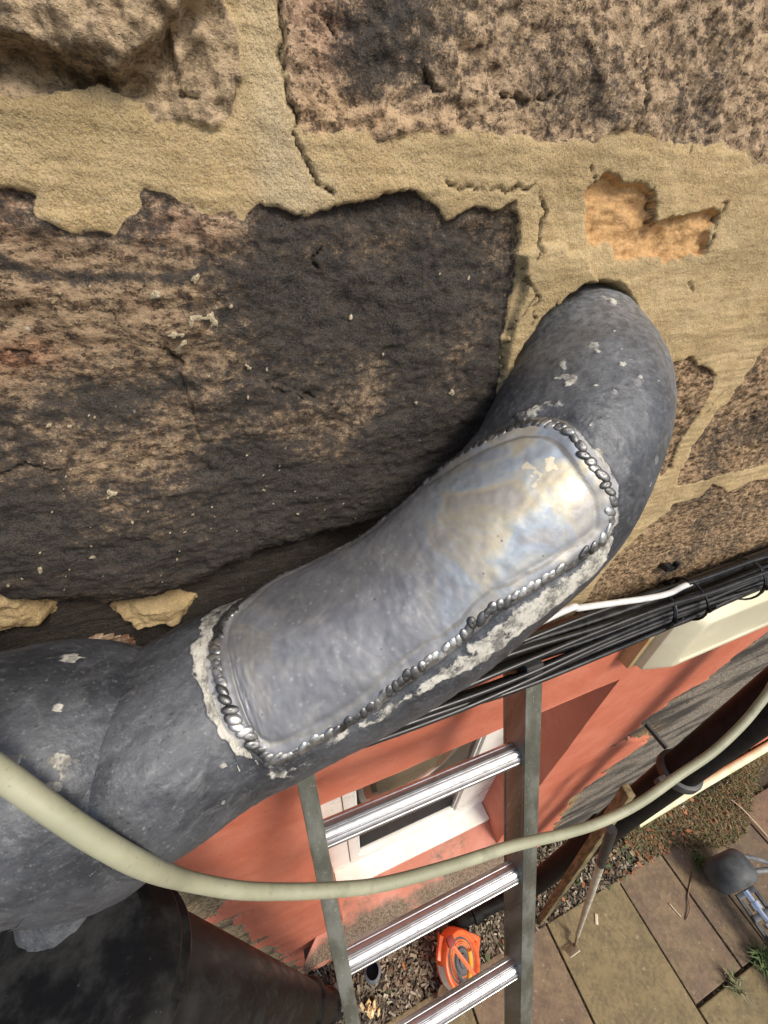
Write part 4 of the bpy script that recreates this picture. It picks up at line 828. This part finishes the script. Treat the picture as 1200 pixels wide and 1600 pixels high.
for q_, (rr2, tt2) in enumerate(((.080, .030), (.070, .032), (.061, .031))):
    mb = MB(); mb.tube([rc+ra_*tt2+(u_*math.cos(a_)+v_*math.sin(a_))*rr2 for a_ in np.linspace(.2*q_, 5.2+.4*q_, 40)], .0052, 10); mb.build('cable_coil', worn('orange_flex', (.55, .11, .02), (.7, .2, .04), 30), rl)
# pale label band on the rim
V = []; n = 24
for i in range(n+1):
    a_ = math.radians(-50+110*i/n); dr_ = -(-u_ if u_[0] > 0 else u_)*-1
    base_ = (u_ if u_[0] < 0 else -u_)*math.cos(a_)+v_*math.sin(a_)
    for t in (-.028, .030): V.append(rc+ra_*t+base_*.1275)
me = np_mesh('rim_label', V, grid_quads(n+1, 2)); link('rim_label', me, worn('pale_label', (.42, .40, .34), (.55, .52, .45), 60), rl)
mb = MB(); bar(mb, cz(703, 1472, 2.02), cz(742, 1524, 1.98), .020, .012, .4, .005); mb.build('carry_handle', MOR, rl)
mb = MB(); mb.box(cz(704, 1471, 2.03), (.04, .04, .04), bev=.008); mb.build('handle_pivot', worn('dark_red', (.18, .02, .015), (.3, .04, .03), 30), rl)
mb = MB(); mb.tube(spline([cz(733, 1484, 2.03), cz(735, 1500, 2.02), cz(734, 1520, 2.02), cz(732, 1545, 2.06), cz(736, 1556, 2.15)], 50), .013, 14); mb.build('cable_grip', worn('yellow_orange', (.70, .26, .02), (.8, .36, .05), 20), rl)
q0 = rc-ra_*.01
for (a_, b_) in ((q0+u_*.11+v_*.02, q0+u_*.13-v_*.13), (q0-u_*.11+v_*.02, q0-u_*.13-v_*.13)): mb = MB(); bar(mb, a_, b_, .026, .018, .2, .005); mb.build('stand_leg', MOR, rl)
mb = MB(); bar(mb, q0+u_*.14-v_*.13, q0-u_*.14-v_*.13, .026, .022, 0, .006); mb.build('stand_foot', MOR, rl)
mb = MB(); bar(mb, q0+u_*.05+v_*.125, q0-u_*.05+v_*.135, .026, .03, .3, .006); mb.build('top_bar', MOR, rl)
# brown pot under the reel
mb = MB(); pz = onZ(697, 1560, .0); mb._lathe(np.array([pz[0], pz[1], 0.]), np.array([0, 0, 1.]), [(0, .040), (.06, .052), (.075, .055), (.075, .048), (.02, .038)], 32); tag(mb.build('plant_pot', worn('brown_pot', (.10, .06, .025), (.17, .10, .05), 20)), 'small round brown pot at the near side of the orange reel', 'pot')
# machine at the right
w0 = onZ(1128, 1345, .15); w1 = onZ(1152, 1377, .15); ax_ = (w1-w0)/np.linalg.norm(w1-w0)
gm = empty('garden_machine', (float(w0[0]), float(w0[1]), 0.), 'dark garden machine with a wide grey wheel and chrome shaft on the paving', 'garden machine')
mb = MB(); mb._lathe(w0-ax_*.03, ax_, [(.02, .05), (.0, .07), (-.004, .095), (.008, .118), (.035, .135), (.07, .142), (.11, .142), (.145, .132), (.165, .108), (.17, .06)], 56)
md_, mlen = (ax_, .17)
mb.build('wheel', worn('grey_tyre', (.035, .038, .04), (.085, .09, .09), 14, (.5, .7)), gm)
c0 = w0+ax_*.15
mb = MB(); mb._lathe(c0, ax_, [(0, .022), (.05, .022), (.052, .034), (.085, .034), (.087, .018), (.14, .018), (.142, .036), (.16, .036), (.17, .026), (.24, .026), (.242, .04), (.29, .04), (.30, .022), (.5, .022)], 20); mb.build('shaft', worn('chrome', (.62, .62, .64), (.8, .8, .82), 40, (.12, .25), metal=.95, bump=.1), gm)
MDF = worn('dark_frame', (.035, .038, .040), (.09, .095, .10), 30, (.35, .55), metal=.4)
sd_ = np.cross(ax_, [0, 0, 1.])
for sg in (-1, 1):
    mb = MB(); bar(mb, c0+sd_*.065*sg, c0+ax_*.42+sd_*.075*sg-np.array([0, 0, .03]), .022, .016); mb.build('frame_rail', MDF, gm)
for t in (.01, .11, .2, .33):
    mb = MB(); bar(mb, c0+ax_*t+sd_*.075, c0+ax_*t-sd_*.075, .028, .018); mb.build('cross_bracket', MDF, gm)
for (a_, b_, c_) in (((1152, 1338), (1175, 1340), (1215, 1352)), ((1168, 1363), (1190, 1360), (1215, 1357))):
    mb = MB(); mb.tube(spline([onZ(*a_, .22), onZ(*b_, .24), onZ(*c_, .26)], 30), .013, 12); mb.build('handle_tube', worn('grey_tube', (.14, .145, .15), (.25, .255, .26), 30), gm)
mb = MB(); p_ = c0+ax_*.5; mb._lathe(p_-np.array([0, 0, .12]), np.array([0, 0, 1.]), [(0, .03), (0, .10), (.02, .11), (.12, .11), (.16, .09), (.2, .05)], 32); mb.build('motor_housing', MDF, gm)
